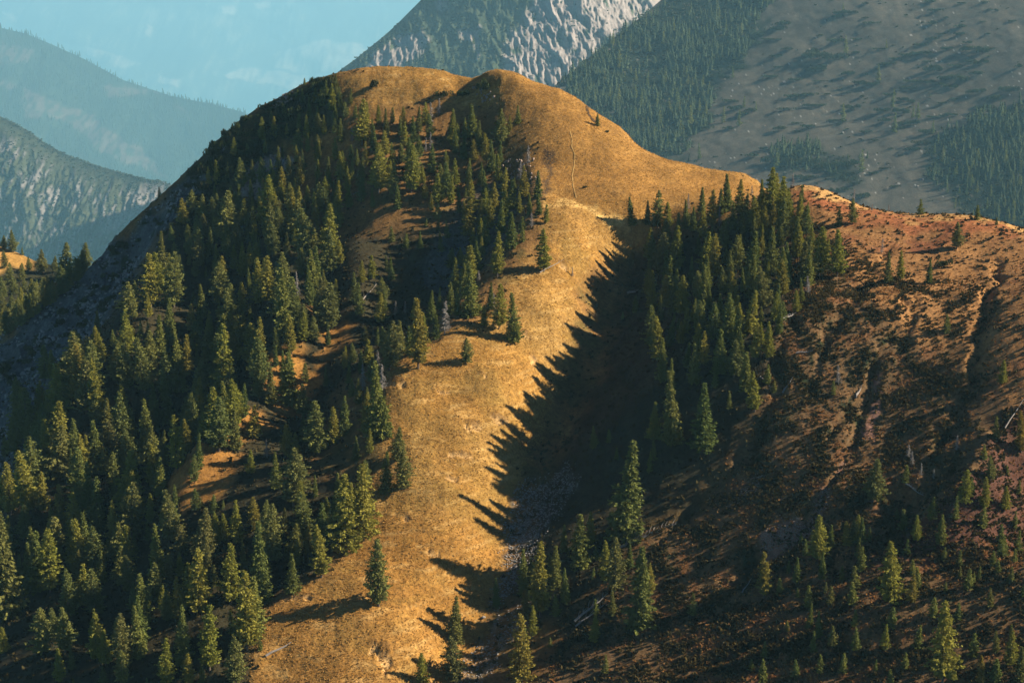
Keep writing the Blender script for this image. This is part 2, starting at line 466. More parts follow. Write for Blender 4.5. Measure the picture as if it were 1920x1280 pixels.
dome = sstep(-60, 60, poly_sd(wu, wv, [(900,100),(1060,100),(1250,230),(1440,310),(1400,370),(1200,400),(1030,380),(1000,300),(960,200)]))
paint(dome * .8, C(.29, .145, .036) * (1 + .3 * n_mid[..., None]))
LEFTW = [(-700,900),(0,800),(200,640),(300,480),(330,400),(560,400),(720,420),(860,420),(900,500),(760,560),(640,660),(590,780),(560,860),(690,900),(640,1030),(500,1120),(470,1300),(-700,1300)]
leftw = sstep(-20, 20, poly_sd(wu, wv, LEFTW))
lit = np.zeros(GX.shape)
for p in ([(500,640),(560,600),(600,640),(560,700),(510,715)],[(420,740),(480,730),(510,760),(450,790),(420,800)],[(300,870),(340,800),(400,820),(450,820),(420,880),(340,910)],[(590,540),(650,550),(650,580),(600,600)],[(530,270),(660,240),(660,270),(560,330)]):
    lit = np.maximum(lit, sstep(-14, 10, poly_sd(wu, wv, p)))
paint(leftw * .92 * (1 - lit), C(.028, .028, .015) * (1 + .5 * n_mid[..., None]))  # tree shade painted dark into the forest floor, outside the lit patches
paint(lit * .8, C(.36, .17, .04) * (1 + .4 * n_mid[..., None]))  # sunlit patches put into the colour as brighter dry ground
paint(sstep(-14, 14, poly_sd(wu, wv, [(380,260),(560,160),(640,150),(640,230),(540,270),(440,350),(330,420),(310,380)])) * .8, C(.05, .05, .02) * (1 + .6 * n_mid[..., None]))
paint(sstep(9, 0, line_d(wu, wv, [(1030,384),(1090,382),(1150,390),(1180,400)])), C(.60, .38, .13))
# worn patches of pale earth in the turf
SCARS = [(888,795,15,7),(935,772,15,6),(868,846,20,4),(812,1030,9,5),(766,967,8,5),(986,623,10,5),(1056,491,8,5),(722,1238,12,20),(700,1215,8,10),(905,700,7,4),(830,735,16,3),(600,905,9,5),(740,720,18,7),(655,745,12,4),(1000,660,7,5),(560,1120,30,5),(850,890,12,3)]
scar = np.zeros(GX.shape); lip = np.zeros(GX.shape)
for (a, b, c, d) in SCARS:
    q = ((GU - a) / c) ** 2 + ((GV - b) / d) ** 2 + 3.2 * n_fin + 1.5 * n_mid
    scar = np.maximum(scar, sstep(1.3, .6, q))
    lip = np.maximum(lip, sstep(1.5, .6, ((GU - a) / c) ** 2 + ((GV - b + d * 1.1) / (d * .6)) ** 2 + n_fin))
paint(scar * .75, C(.56, .35, .15)); paint(lip * .6, C(.12, .06, .02))
# red soil slides
for ln, w in (([(1590,735),(1560,790),(1530,850),(1500,890)], 9), ([(1515,880),(1480,905),(1440,945)], 19), ([(1655,640),(1640,690)], 10)):
    paint(sstep(w + 5, w - 5, line_d(wu, wv, ln)), SOIL)
# rock: left flank, hollow under the ridge, outcrops
FLANK = [(190,470),(300,385),(420,265),(440,280),(360,400),(300,470),(250,540),(215,620),(120,690),(80,760),(0,820),(-200,900),(-300,800),(0,640)]
flank = sstep(-10, 16, poly_sd(wu, wv, FLANK))
streak = fbm(GX / 1.7 + 3 * n_mid, GV / 60, 3, 41)
paint(flank, ROCK * (1 + .6 * streak[..., None]))
paint(flank * sstep(.08, .3, n_mid), GREEN)
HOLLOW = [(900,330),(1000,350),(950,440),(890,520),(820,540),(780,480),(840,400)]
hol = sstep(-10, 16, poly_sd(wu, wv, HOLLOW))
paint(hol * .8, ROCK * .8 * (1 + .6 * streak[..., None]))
CRAG = [(440,350),(470,310),(530,285),(545,300),(520,360),(490,370),(450,375)]
crag = sstep(-6, 6, poly_sd(wu, wv, CRAG))
paint(crag, C(.36, .27, .2))
paint(sstep(8, -4, line_d(wu, wv, [(1030,285),(1028,330),(1025,365)]) - 5), C(.10, .06, .03))
# scree in the gully
SCREE = [(975,870),(1060,830),(1080,860),(1030,940),(990,1000),(960,1060),(930,1080),(945,980)]
scree = sstep(-16, 12, poly_sd(wu, wv, SCREE))
paint(.7 * scree * sstep(-.1, .3, n_fin + .4 * n_mid), ROCK * 1.2)
STONES = [(950,1090),(1000,1080),(940,1170),(900,1230),(850,1260),(860,1180),(900,1140)]
paint(.7 * sstep(-8, 8, poly_sd(wu, wv, STONES)) * sstep(0, .3, n_fin + .5 * n_mid), C(.28, .2, .14))
GCOL = np.clip(GCOL * (1 + .22 * n_fin[..., None]), .004, .8)
# crag relief: broken rock
GZ += -.5 * scar + .35 * lip
GZ += (crag + .5 * hol + .6 * flank) * (1.4 * ridged(GX / 3.0, GY / 3.0, 3, 51) - .7) + flank * 3.2 * (ridged(GX / 11 + GY / 30, GY / 16, 3, 52) - .5)
# path worn into the golden dome, pale ledge
mat_hill = ground_mat("hillside", 1.0, .55, .45, 0.6)
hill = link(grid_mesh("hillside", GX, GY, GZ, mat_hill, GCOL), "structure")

# ================================================================== FARTHER MOUNTAINS
def sheet(name, us, crest, vbot, depth, rel, colour, mat, nv=160, back=(60, 40), pw=1.0, far=1.0):
    """A mountain side: columns from its crest line down to vbot, at real distances depth(u, v)."""
    us = np.asarray(us, float)
    cr = np.interp(us, [c[0] for c in crest], [c[1] for c in crest])
    t = np.linspace(0, 1, nv)[:, None] ** pw
    U = np.repeat(us[None], nv, 0); V = cr[None] + (vbot - cr[None]) * t
    D = depth(U, V) * far
    X, Y, Z = at(U, V, D)
    dX, dY, dZ = rel(X / far, Y / far, Z / far, U, V, t)
    X = X + dX * far; Y = Y + dY * far; Z = Z + dZ * far
    cl = colour(X / far, Y / far, Z / far, U, V)
    back = (back[0] * far, back[1] * far)
    # far side of the crest
    bx, by, bz, bc = [], [], [], []
    for k in (4, 3, 2, 1):
        f = k / 4.0
        bx.append(X[0] * (1 + f * back[0] / Y[0])); by.append(Y[0] + f * back[0]); bz.append(Z[0] - back[1] * f ** 1.4 - back[1] * .05); bc.append(cl[0])
    X2 = np.vstack([np.array(bx), X]); Y2 = np.vstack([np.array(by), Y]); Z2 = np.vstack([np.array(bz), Z]); C2 = np.concatenate([np.array(bc), cl], 0)
    link(grid_mesh(name, X2, Y2, Z2, mat, C2), "structure")
    if DEBUG:
        P = np.stack([X, Y, Z], -1); n = np.cross(P[1:, :-1] - P[:-1, :-1], P[:-1, 1:] - P[:-1, :-1]); n /= np.linalg.norm(n, axis=-1)[..., None]; n *= np.sign(n[..., 2:])
        d = n @ np.array(sun_dir); print("SHEET", name, d.mean().round(2), np.percentile(d, [10, 50, 90]).round(2))
    return dict(U=U, V=V, X=X, Y=Y, Z=Z)

def tps_uv(pts):
    f = TPS([(p[0], p[1]) for p in pts], [p[2] for p in pts])
    return lambda u, v: f(u, v)

# --- rocky mountain behind the summit
rm_depth = tps_uv([(560,210,1500),(640,130,1500),(690,92,1520),(740,50,1545),(790,0,1570),(860,-80,1600),(1000,-160,1620),(1200,-120,1640),(1300,-40,1640),
                   (760,150,1430),(900,150,1390),(1000,160,1380),(900,60,1480),(1000,0,1520),(1100,60,1450),(1100,150,1390),(1200,0,1530),(1240,100,1450),(1300,200,1400),(800,230,1380),(1100,230,1340)])
def rm_rel(X, Y, Z, U, V, t):
    q = X + .55 * Z
    r = ridged(q / 62 + .3 * fbm(X / 60, Z / 60, 2, 61), Z / 190, 4, 62)
    f = ridged(X / 14, Z / 24, 3, 63)
    e = np.clip(t * 12, 0.06, 1)
    return e * 0, -e * (30 * (r - .55) + 9 * (f - .5) + 6 * (ridged(X / 5.5 + Z / 30, Z / 12, 3, 65) - .5)), .25 * e * 6 * fbm(X / 12, Z / 12, 3, 64)
RM_ROCKS = [[(940,110),(960,60),(990,20),(1010,-40),(1300,-60),(1240,10),(1140,70),(1100,110),(1060,150),(1040,170),(940,150)],
            [(690,130),(700,95),(740,75),(790,55),(810,70),(790,100),(760,120),(740,135)], [(820,-10),(845,-10),(838,15),(825,15)], [(860,60),(900,55),(890,75),(862,80)]]
def rm_col(X, Y, Z, U, V):
    w1 = 14 * fbm(X / 16, Z / 16, 3, 71); w2 = 14 * fbm(X / 16, Z / 16, 3, 72)
    rock = np.zeros(X.shape)
    for p in RM_ROCKS: rock = np.maximum(rock, sstep(-7, 7, poly_sd(U + w1, V + w2, p)))
    veg = fbm(X / 9, Z / 12, 4, 73); st = fbm(X / 5, Z / 22, 3, 74)
    rock = np.maximum(rock * sstep(.46, .2, veg), .6 * sstep(.36, .46, fbm(X / 20, Z / 26, 4, 76)))
    g = C(.045, .058, .030) * (1 + .7 * veg[..., None])
    rk = C(.30, .255, .235) * (1 + .45 * st[..., None])
    return np.clip(g * (1 - rock[..., None]) + rk * rock[..., None], .01, .8)
mat_far = ground_mat("mountain_side", .35, .5, .35, 2.5)
RM = sheet("rocky_mountain", np.linspace(540, 1330, 500), [(540,225),(600,165),(640,130),(665,112),(690,92),(715,72),(740,50),(765,25),(790,0),(830,-40),(900,-100),(1000,-150),(1330,-150)], 250, rm_depth, rm_rel, rm_col, mat_far, 270, (120, 60), 1.0, 3.2)

# --- long shrub dotted slope on the right
rs_depth = tps_uv([(1000,200,1050),(1050,152,1085),(1150,72,1145),(1240,0,1195),(1330,-70,1232),(1500,-100,1220),(1750,-100,1175),(2000,-100,1120),(1250,150,1065),(1250,300,935),(1100,300,950),(1430,340,862),(1430,200,982),
                   (1430,50,1105),(1600,300,866),(1600,150,992),(1600,0,1105),(1800,0,1062),(1800,200,902),(1800,400,765),(2000,0,1012),(2000,200,855),(2000,450,702),(1600,420,775)])
def rs_rel(X, Y, Z, U, V, t):
    e = np.clip(t * 8, 0.1, 1)
    return 0 * X, -e * (11 * fbm(X / 90, Z / 45, 3, 81) + 1.5 * fbm(X / 9, Z / 5, 3, 82)), 1.2 * e * fbm(X / 18, Y / 18, 3, 83)
RS_WOODS = [[(1030,180),(1120,95),(1240,0),(1330,-60),(1480,-60),(1420,60),(1400,130),(1330,175),(1320,230),(1260,300),(1100,300)],
            [(1740,260),(1800,235),(1930,190),(1960,450),(1830,420),(1770,360),(1730,300)],
            [(1450,280),(1490,265),(1620,310),(1600,345),(1450,315)]]
def rs_col(X, Y, Z, U, V):
    w1 = 22 * fbm(X / 22, Y / 22, 3, 85); w2 = 22 * fbm(X / 22, Y / 22, 3, 86)
    wood = np.zeros(X.shape)
    for p in RS_WOODS: wood = np.maximum(wood, sstep(-12, 12, poly_sd(U + 2 * w1, V + 1.6 * w2, p)))
    b = fbm(X / 40, Y / 60, 3, 87); f = fbm(X / 3, Y / 5, 3, 88); st = fbm(X / 2.2, Y / 3, 2, 89)
    g = C(.088, .076, .058) * (1 + .3 * b[..., None]) * (1 + .3 * f[..., None])
    s = sstep(.52, .62, st + .25 * fbm(X / 25, Y / 40, 2, 90))
    g = g * (1 - s[..., None]) + C(.40, .38, .35) * s[..., None]
    wood = wood * sstep(.4, .2, f)
    return np.clip(g * (1 - wood[..., None]) + C(.012, .020, .009) * wood[..., None], .005, .7)
RS = sheet("mountain_slope", np.linspace(960, 2260, 560), [(960,235),(1000,195),(1050,152),(1100,112),(1150,72),(1200,34),(1240,0),(1330,-70),(1400,-100),(2060,-100)], 520, rs_depth, rs_rel, rs_col, mat_far, 240, (150, 120), 1.0, 2.7)

# --- cliff hill at the left
lc_depth = tps_uv([(-120,150,1500),(0,218,1450),(120,288,1420),(200,316,1400),(290,336,1380),(340,352,1370),(420,430,1370),(0,350,1370),(150,400,1340),(280,420,1330),(0,500,1300),(300,500,1290),(-120,400,1370)])
def lc_rel(X, Y, Z, U, V, t):
    e = np.clip(t * 5 - .15, 0.03, 1)
    q = X + .25 * Z + 10 * fbm(X / 40, Z / 40, 2, 91)
    r = ridged(q / 32, Z / 150, 4, 92); f = ridged(X / 8, Z / 15, 3, 93)
    return 0 * X, -e * (15 * (r - .55) + 8 * (f - .5) + 4 * (ridged(X / 3.5, Z / 8, 3, 97) - .5)), e * 1.5 * fbm(X / 8, Z / 8, 3, 94)
def lc_col(X, Y, Z, U, V):
    veg = fbm(X / 8, Z / 12, 4, 95) ; st = fbm(X / 3.5, Z / 22, 3, 96)
    cr = np.interp(U, [-120, 0, 120, 200, 290, 340], [150, 218, 288, 316, 336, 352])
    rock = .85 * sstep(10, 50, V - cr) * sstep(.06, -.14, veg + .1 - .7 * st)
    rock = np.maximum(rock, sstep(-10, 10, poly_sd(U + 12 * veg, V + 12 * st, [(270,345),(320,345),(300,380),(240,420),(190,440),(235,390)])))
    g = C(.055, .060, .032) * (1 + .6 * veg[..., None])
    rk = C(.20, .175, .165) * (1 + .5 * st[..., None])
    return np.clip(g * (1 - rock[..., None]) + rk * rock[..., None], .01, .8)
LC = sheet("cliff_hill", np.linspace(-160, 420, 320), [(-120,150),(-60,190),(0,218),(30,232),(60,250),(90,272),(120,288),(160,303),(200,316),(245,328),(275,336),(300,338),(330,350),(360,380),(420,440)], 560, lc_depth, lc_rel, lc_col, mat_far, 210, (120, 90), 1.0, 4.0)

# --- forested blue ridge at the left
br_depth = tps_uv([(-200,0,5200),(0,52,5100),(160,112,5000),(320,180,4900),(455,210,4800),(560,270,4700),(0,250,4500),(200,300,4450),(400,380,4350),(-200,250,4500),(600,420,4300)])
def br_rel(X, Y, Z, U, V, t):
    e = np.clip(t * 6, 0.05, 1)
    return 0 * X, -e * (150 * fbm(X / 300, Z / 260, 3, 101)), e * 6 * fbm(X / 40, Z / 40, 3, 102)
BR_BARE = [[(50,165),(90,175),(130,200),(175,225),(230,255),(270,280),(310,330),(250,310),(190,285),(150,255),(110,225),(55,220)],[(0,80),(60,95),(70,110),(20,120),(0,130)],[(0,145),(40,160),(20,165),(0,160)],
           [(190,160),(240,160),(300,175),(240,180),(200,185)],[(325,195),(350,210),(375,230),(345,215)]]
def br_col(X, Y, Z, U, V):
    w1 = 12 * fbm(X / 40, Z / 30, 3, 103); w2 = 10 * fbm(X / 40, Z / 30, 3, 104)
    bare = np.zeros(X.shape)
    for p in BR_BARE: bare = np.maximum(bare, sstep(-4, 4, poly_sd(U + w1, V + w2, p)))
    st = fbm(X / 9, Z / 30, 3, 105)
    g = C(.03, .042, .022) * (1 + .5 * st[..., None])
    bare = .8 * bare * sstep(.25, -.05, fbm(X / 14, Z / 20, 3, 106))
    return np.clip(g * (1 - bare[..., None]) + C(.12, .085, .065) * bare[..., None] * (1 + .4 * st[..., None]), .01, .8)
mat_ridge = ground_mat("forest_ridge", .08, .4, .35, 10)
BR = sheet("blue_ridge", np.linspace(-160, 600, 300), [(-160,8),(-60,32),(0,52),(50,64),(100,85),(160,112),(230,150),(320,180),(400,196),(455,210),(520,250),(600,300)], 470, br_depth, br_rel, br_col, mat_ridge, 200, (500, 300), 1.0, 3.0)

# --- far side of the main valley
fv_depth = tps_uv([(-200,-90,17500),(500,-90,17000),(1000,-90,16500),(-200,150,15000),(500,150,14500),(1000,150,14000),(-200,400,11500),(500,400,11500),(1000,400,11500)])
def fv_rel(X, Y, Z, U, V, t):
    e = np.clip(t * 6, 0.05, 1)
    return 0 * X, -e * 700 * fbm(X / 1400, Z / 900, 4, 111), e * 20 * fbm(X / 120, Z / 120, 3, 112)
FV_FIELD = [[(500,105),(545,92),(600,75),(680,85),(700,140),(640,130),(560,135),(510,130)],[(420,140),(470,130),(530,138),(600,140),(590,170),(480,160),(430,150)],[(160,90),(200,95),(270,120),(230,125),(170,105)],[(300,140),(345,150),(350,165),(305,155)],
            [(275,47),(287,50),(287,70),(275,70)],[(415,15),(440,15),(440,28),(415,25)],[(475,3),(505,5),(500,17),(478,15)],[(15,20),(40,30),(42,38),(20,30)],[(55,55),(85,75),(60,65)]]
def fv_col(X, Y, Z, U, V):
    w1 = 16 * fbm(X / 260, Z / 130, 4, 113); w2 = 10 * fbm(X / 260, Z / 130, 4, 114)
    fl = np.zeros(X.shape)
    for p in FV_FIELD: fl = np.maximum(fl, sstep(-3, 3, poly_sd(U + w1, V + w2, p)))
    st = fbm(X / 45, Z / 160, 3, 115); b = fbm(X / 500, Z / 300, 3, 116)
    g = C(.04, .05, .03) * np.clip(1 + 1.3 * st[..., None], .2, 3) * np.clip(1 + 1.2 * b[..., None], .3, 3)
    fl = np.maximum(fl * sstep(-.5, .1, b + .5 * st), .4 * sstep(.1, .5, .7 * b + .8 * st))
    return np.clip(g * (1 - fl[..., None]) + C(.42, .33, .23) * fl[..., None], .01, .8)
FV = sheet("valley_side", np.linspace(-260, 1100, 420), [(-260,-70),(200,-66),(1100,-72)], 460, fv_depth, fv_rel, fv_col, mat_ridge, 230, (2500, 300), 1.0, 2.4)

# --- wooded knoll beyond the left flank
kn_depth = tps_uv([(-200,420,760),(0,462,730),(65,488,720),(130,505,700),(190,498,690),(260,520,680),(0,600,640),(130,600,640),(-200,600,660),(200,640,620),(0,760,590),(-200,760,600)])
def kn_rel(X, Y, Z, U, V, t):
    e = np.clip(t * 6, 0.05, 1)
    return 0 * X, -e * 5 * fbm(X / 30, Z / 30, 3, 131), e * 1.0 * fbm(X / 6, Z / 6, 3, 132)
def kn_col(X, Y, Z, U, V):
    g = sstep(-6, 8, poly_sd(U + 8 * fbm(X / 6, Z / 6, 2, 133), V, [(-200,400),(0,455),(66,486),(64,505),(20,500),(-60,560),(-200,560)]))
    n = fbm(X / 4, Z / 4, 3, 134)[..., None]
    return C(.035, .034, .016) * (1 + .4 * n) * (1 - g[..., None]) + C(.40, .22, .06) * (1 + .3 * n) * g[..., None]
KN = sheet("wooded_knoll", np.linspace(-220, 300, 160), [(-220,410),(-60,450),(0,462),(30,472),(65,489),(130,505),(190,500),(300,530)], 760, kn_depth, kn_rel, kn_col, mat_hill, 120, (60, 40))

# --- valley ground below everything, out to the horizon
xs = np.linspace(-42000, 42000, 61); ys = np.linspace(-17000, 65000, 61)
vx, vy = np.meshgrid(xs, ys)
link(grid_mesh("valley_ground", vx, vy, -5700 + 60 * fbm(vx / 5000, vy / 5000, 3, 121), mat_ridge, np.ones(vx.shape + (3,)) * C(.07, .08, .04)), "structure")

# ------------------------------------------------------------------ haze
hm, nt = new_mat("haze")
pv = nt.nodes.new("ShaderNodeVolumePrincipled"); ho = nt.nodes.new("ShaderNodeOutputMaterial")
pv.inputs["Color"].default_value = (.40, .79, 1.0, 1)
pv.inputs["Density"].default_value = 5.0e-5
pv.inputs["Anisotropy"].default_value = 0.1
nt.links.new(pv.outputs[0], ho.inputs["Volume"])
zt = 420.0
x0, x1, y0, y1, z0 = -41000, 41000, -16000, 64000, -6000
V8 = [(x, y, z) for z in (z0, zt) for y in (y0, y1) for x in (x0, x1)]
hz = tri_mesh("haze", V8, [(0, 2, 3, 1), (4, 5, 7, 6), (0, 1, 5, 4), (2, 6, 7, 3), (0, 4, 6, 2), (1, 3, 7, 5)], [hm])
link(bpy.data.objects.new("haze", hz), "stuff")
# ================================================================== PLANTS
def sprays(rng, P, D, size, aspect=1.6, jit=0.5):
    """Leaf sprays: one bent quad per point P, stretched along direction D."""
    n = len(P)
    D = D + jit * rng.normal(size=(n, 3)); D /= np.linalg.norm(D, axis=1)[:, None] + 1e-9
    U = rng.normal(size=(n, 3)); U -= (U * D).sum(1)[:, None] * D; U /= np.linalg.norm(U, axis=1)[:, None] + 1e-9
    s = (size * (0.6 + 0.8 * rng.random(n)))[:, None]
    a = P - D * s * aspect * .5; b = P + U * s * .5; c = P + D * s * aspect * .5; d = P - U * s * .5
    V = np.stack([a, b, c, d], 1).reshape(-1, 3)
    return V, np.arange(4 * n).reshape(n, 4)

def conifer_crown(seed, Hh, rad, base, whorls, per, leaves, prof, droop, size, top=0.0, gap=0.1, lean=0.0):
    rng = np.random.default_rng(seed)
    P, D, S = [], [], []
    lop = rng.random() * 6.28
    for w in range(whorls):
        f = (w + rng.random() * .8) / whorls
        h = base + (1 - base) * f
        r0 = rad * prof(f) * (0.62 + .6 * rng.random())
        for k in range(per):
            if rng.random() < gap: continue
            az = 6.283 * (k + rng.random()) / per + w * 1.3
            r = r0 * (0.6 + .6 * rng.random()) * (1 + lean * math.cos(az - lop))
            m = max(2, int(leaves * (0.35 + r / rad)))
            t = rng.random(m) ** .6
            dr = droop * (0.7 + .6 * rng.random())
            p = np.stack([np.cos(az) * r * t, np.sin(az) * r * t, h * Hh - dr * r * t * (1.3 - .9 * t * t)], 1)
            p += rng.normal(size=p.shape) * size * np.array([.55, .55, .35])
            d = np.tile([math.cos(az), math.sin(az), -dr * .5], (m, 1))
            P.append(p); D.append(d); S.append(np.full(m, size) * (1 - .35 * f))
    t = np.linspace(.9, 1.0, 8); P.append(np.stack([0 * t, 0 * t, t * Hh], 1)); D.append(np.tile([0, 0, 1.], (8, 1))); S.append(np.full(8, size * .5))
    return sprays(rng, np.concatenate(P), np.concatenate(D), np.concatenate(S), 1.9, .55)

def tube(pts, rads, n=6):
    V, Fc = [], []
    pts = [Vector(p) for p in pts]
    for i, p in enumerate(pts):
        t = (pts[min(i + 1, len(pts) - 1)] - pts[max(i - 1, 0)]).normalized()
        a = t.orthogonal().normalized(); b = t.cross(a)
        for k in range(n):
            g = 6.283 * k / n
            V.append(p + rads[i] * (a * math.cos(g) + b * math.sin(g)))
    for i in range(len(pts) - 1):
        for k in range(n):
            Fc.append((i * n + k, i * n + (k + 1) % n, (i + 1) * n + (k + 1) % n, (i + 1) * n + k))
    return V, Fc

def join(parts):
    V, Fc, o = [], [], 0
    for v, f in parts:
        v = np.asarray([tuple(q) for q in v], float); V.append(v); Fc.append(np.asarray(f) + o); o += len(v)
    return np.concatenate(V), np.concatenate(Fc)

m_larch = leaf_mat("larch_needles", (.19, .205, .036), (.30, .265, .052), .3)
m_spruce = leaf_mat("spruce_needles", (.105, .14, .040), (.20, .205, .050), .25)
m_pine = leaf_mat("pine_needles", (.125, .155, .048), (.22, .215, .060), .25)
m_yellow = leaf_mat("autumn_needles", (.30, .20, .035), (.22, .17, .04), .3)
m_scrub = leaf_mat("scrub_needles", (.030, .048, .020), (.062, .072, .028), .15)
m_bark = plain_mat("bark", (.16, .12, .09), (.07, .055, .045), 2.0)
m_grey = plain_mat("weathered_wood", (.33, .29, .265), (.20, .175, .155), 3.0)

def trunk_mesh(name, h, r, limbs, seed, mat):
    rng = random.Random(seed)
    parts = [tube([(0, 0, -.8), (.03 * h * rng.uniform(-.3, .3), 0, h * .35), (0, .02 * h * rng.uniform(-.5, .5), h * .7), (0, 0, h * .97)], [r * 1.25, r * .85, r * .5, r * .08], 7)]
    for i in range(limbs):
        f = .12 + .75 * (i + rng.random()) / limbs; a = rng.random() * 6.28; L = .13 * h * (1.1 - f)
        parts.append(tube([(0, 0, h * f), (math.cos(a) * L, math.sin(a) * L, h * f - .25 * L)], [r * .22, r * .06], 3))
    V, Fc = join(parts)
    return tri_mesh(name, V, Fc, [mat])

PROTO = {}
def proto(kind, variants):
    PROTO[kind] = variants
def make_kind(kind, n, crownf, trunkf, cmat):
    out = []
    for i in range(n):
        V, Fc = crownf(i)
        out.append((trunkf(i), tri_mesh(kind + "_crown", V, Fc, [cmat])))
    proto(kind, out)
cone = lambda f: (1 - f) ** .85 * min(1, .55 + 3.5 * f)
cone2 = lambda f: (1 - f) ** .7 * min(1, .45 + 2.2 * f)
egg = lambda f: (1 - ((f - .28) / .73) ** 1.35) ** .85 if f > .28 else .6 + .4 * (f / .28)
make_kind("larch_tree", 8, lambda i: conifer_crown(100 + i, 12, 2.5 + .25 * (i % 3), .10 + .02 * (i % 2), 40, 8, 19, cone2, .4, .29, gap=.26, lean=.15), lambda i: trunk_mesh("larch_trunk", 12, .17, 14, i, m_bark), m_larch)
make_kind("spruce_tree", 8, lambda i: conifer_crown(200 + i, 12, 2.2 + .22 * (i % 3), .05, 42, 9, 18, cone, .6, .28, gap=.16), lambda i: trunk_mesh("spruce_trunk", 12, .16, 8, 20 + i, m_bark), m_spruce)
make_kind("stone_pine", 7, lambda i: conifer_crown(300 + i, 12, 2.75 + .3 * (i % 2), .10, 34, 9, 19, egg, .2, .32, gap=.24, lean=.22), lambda i: trunk_mesh("pine_trunk", 12, .22, 12, 40 + i, m_bark), m_pine)
make_kind("conifer_tree", 4, lambda i: conifer_crown(400 + i, 12, 1.9 + .2 * (i % 2), .06, 18, 6, 5, cone, .5, .62, gap=.1), lambda i: trunk_mesh("conifer_trunk", 12, .17, 0, 60 + i, m_bark), m_spruce)
V_, F_ = conifer_crown(500, 12, 2.2, .10, 40, 8, 18, cone2, .4, .29, gap=.26)
PROTO["yellow_larch"] = [(PROTO["larch_tree"][0][0], tri_mesh("autumn_larch_crown", V_, F_, [m_yellow]))]

make_kind("young_conifer", 4, lambda i: conifer_crown(700 + i, 12, 2.6 + .3 * (i % 2), .04, 26, 7, 10, cone, .5, .45, gap=.15), lambda i: trunk_mesh("young_trunk", 12, .2, 0, 80 + i, m_bark), m_spruce)
def dead_tree(seed, live=0):
    rng = random.Random(seed)
    twigs = []
    for i in range(100):
        f = .12 + .86 * i / 100; a = rng.random() * 6.28; L = 2.3 * (1.05 - f) ** .8 * rng.uniform(.5, 1.1)
        z = 11 * f
        e = Vector((math.cos(a) * L, math.sin(a) * L, z - .2 * L)); s = Vector((0, 0, z))
        twigs.append(tube([s, s.lerp(e, .6) + Vector((0, 0, .05)), e], [.09, .07, .03], 3))
        for k in range(3):
            p = s.lerp(e, rng.uniform(.35, .95)); q = p + Vector((rng.uniform(-.5, .5), rng.uniform(-.5, .5), rng.uniform(-.45, .1)))
            twigs.append(tube([p, q], [.055, .03], 3))
    V, Fc = join(twigs)
    t = trunk_mesh("dead_trunk", 11.5, .15, 0, seed, m_grey)
    return t, tri_mesh("dead_twigs", V, Fc, [m_grey])
PROTO["dead_tree"] = [dead_tree(i) for i in range(3)]

def dwarf_bush(seed, mat):
    rng = np.random.default_rng(seed)
    P, D = [], []
    for k in range(9):
        c = np.array([rng.normal() * .75, rng.normal() * .45, .1 + .25 * rng.random()]); r = .3 + .3 * rng.random()
        q = rng.normal(size=(46, 3)); q /= np.linalg.norm(q, axis=1)[:, None]; q[:, 2] = np.abs(q[:, 2])
        P.append(c + q * r * np.array([1, 1, .95])); D.append(q + np.array([0, 0, .5]))
    V, Fc = sprays(rng, np.concatenate(P), np.concatenate(D), np.full(9 * 46, .16), 1.7, .35)
    return tri_mesh("scrub_foliage", V, Fc, [mat])
BUSH = [dwarf_bush(600 + i, m_scrub) for i in range(5)]

GROUP = {"larch_tree": "larches on the hill", "yellow_larch": "larches on the hill", "spruce_tree": "spruces on the hill", "stone_pine": "stone pines on the hill", "dead_tree": "bare grey trees on the hill", "conifer_tree": "conifers on the farther slopes", "young_conifer": "young conifers on the hill"}
CAT = {"larch_tree": "larch tree", "yellow_larch": "larch tree", "spruce_tree": "spruce tree", "stone_pine": "pine tree", "dead_tree": "dead tree", "conifer_tree": "conifer tree", "young_conifer": "young tree"}
PROTO_OBJ = {}
TREES = []      # dict per tree, labelled at the end
def place_tree(kind, loc, h, u, v, far=False):
    """A copy of a tree: an Empty at its foot that parents trunk and crown."""
    if h < 5.4 and kind in ("larch_tree", "spruce_tree", "stone_pine") and not far: kind = "young_conifer"
    i = random.randrange(len(PROTO[kind]))
    key = (kind, i)
    name = "larch_tree" if kind == "yellow_larch" else kind
    if key not in PROTO_OBJ:
        tm, cm = PROTO[kind][i]
        PROTO_OBJ[key] = (bpy.data.objects.new(name, None), bpy.data.objects.new("trunk", tm), bpy.data.objects.new("twigs" if kind == "dead_tree" else "crown", cm))
        e, t, c = PROTO_OBJ[key]
    else:
        e, t, c = (o.copy() for o in PROTO_OBJ[key])
    for o in (e, t, c): COL.objects.link(o)
    t.parent = e; c.parent = e
    s = h / 12.0
    w = s * random.uniform(.82, 1.2) * (1.25 if h < 5 else 1.0)
    e.location = loc; e.scale = (w, w, s)
    e.rotation_euler = (random.gauss(0, .04), random.gauss(0, .04), random.random() * 6.283)
    e.empty_display_size = .1
    e["category"] = CAT[kind]; e["group"] = GROUP[kind]
    TREES.append(dict(o=e, kind=kind, h=h, u=u, v=v, loc=loc, far=far))
    return e

SPOT = np.zeros((0, 2))
def on_sheet(S, u, v):
    c = int(np.argmin(np.abs(S["U"][0] - u))); r = int(np.argmin(np.abs(S["V"][:, c] - v)))
    return float(S["X"][r, c]), float(S["Y"][r, c]), float(S["Z"][r, c])

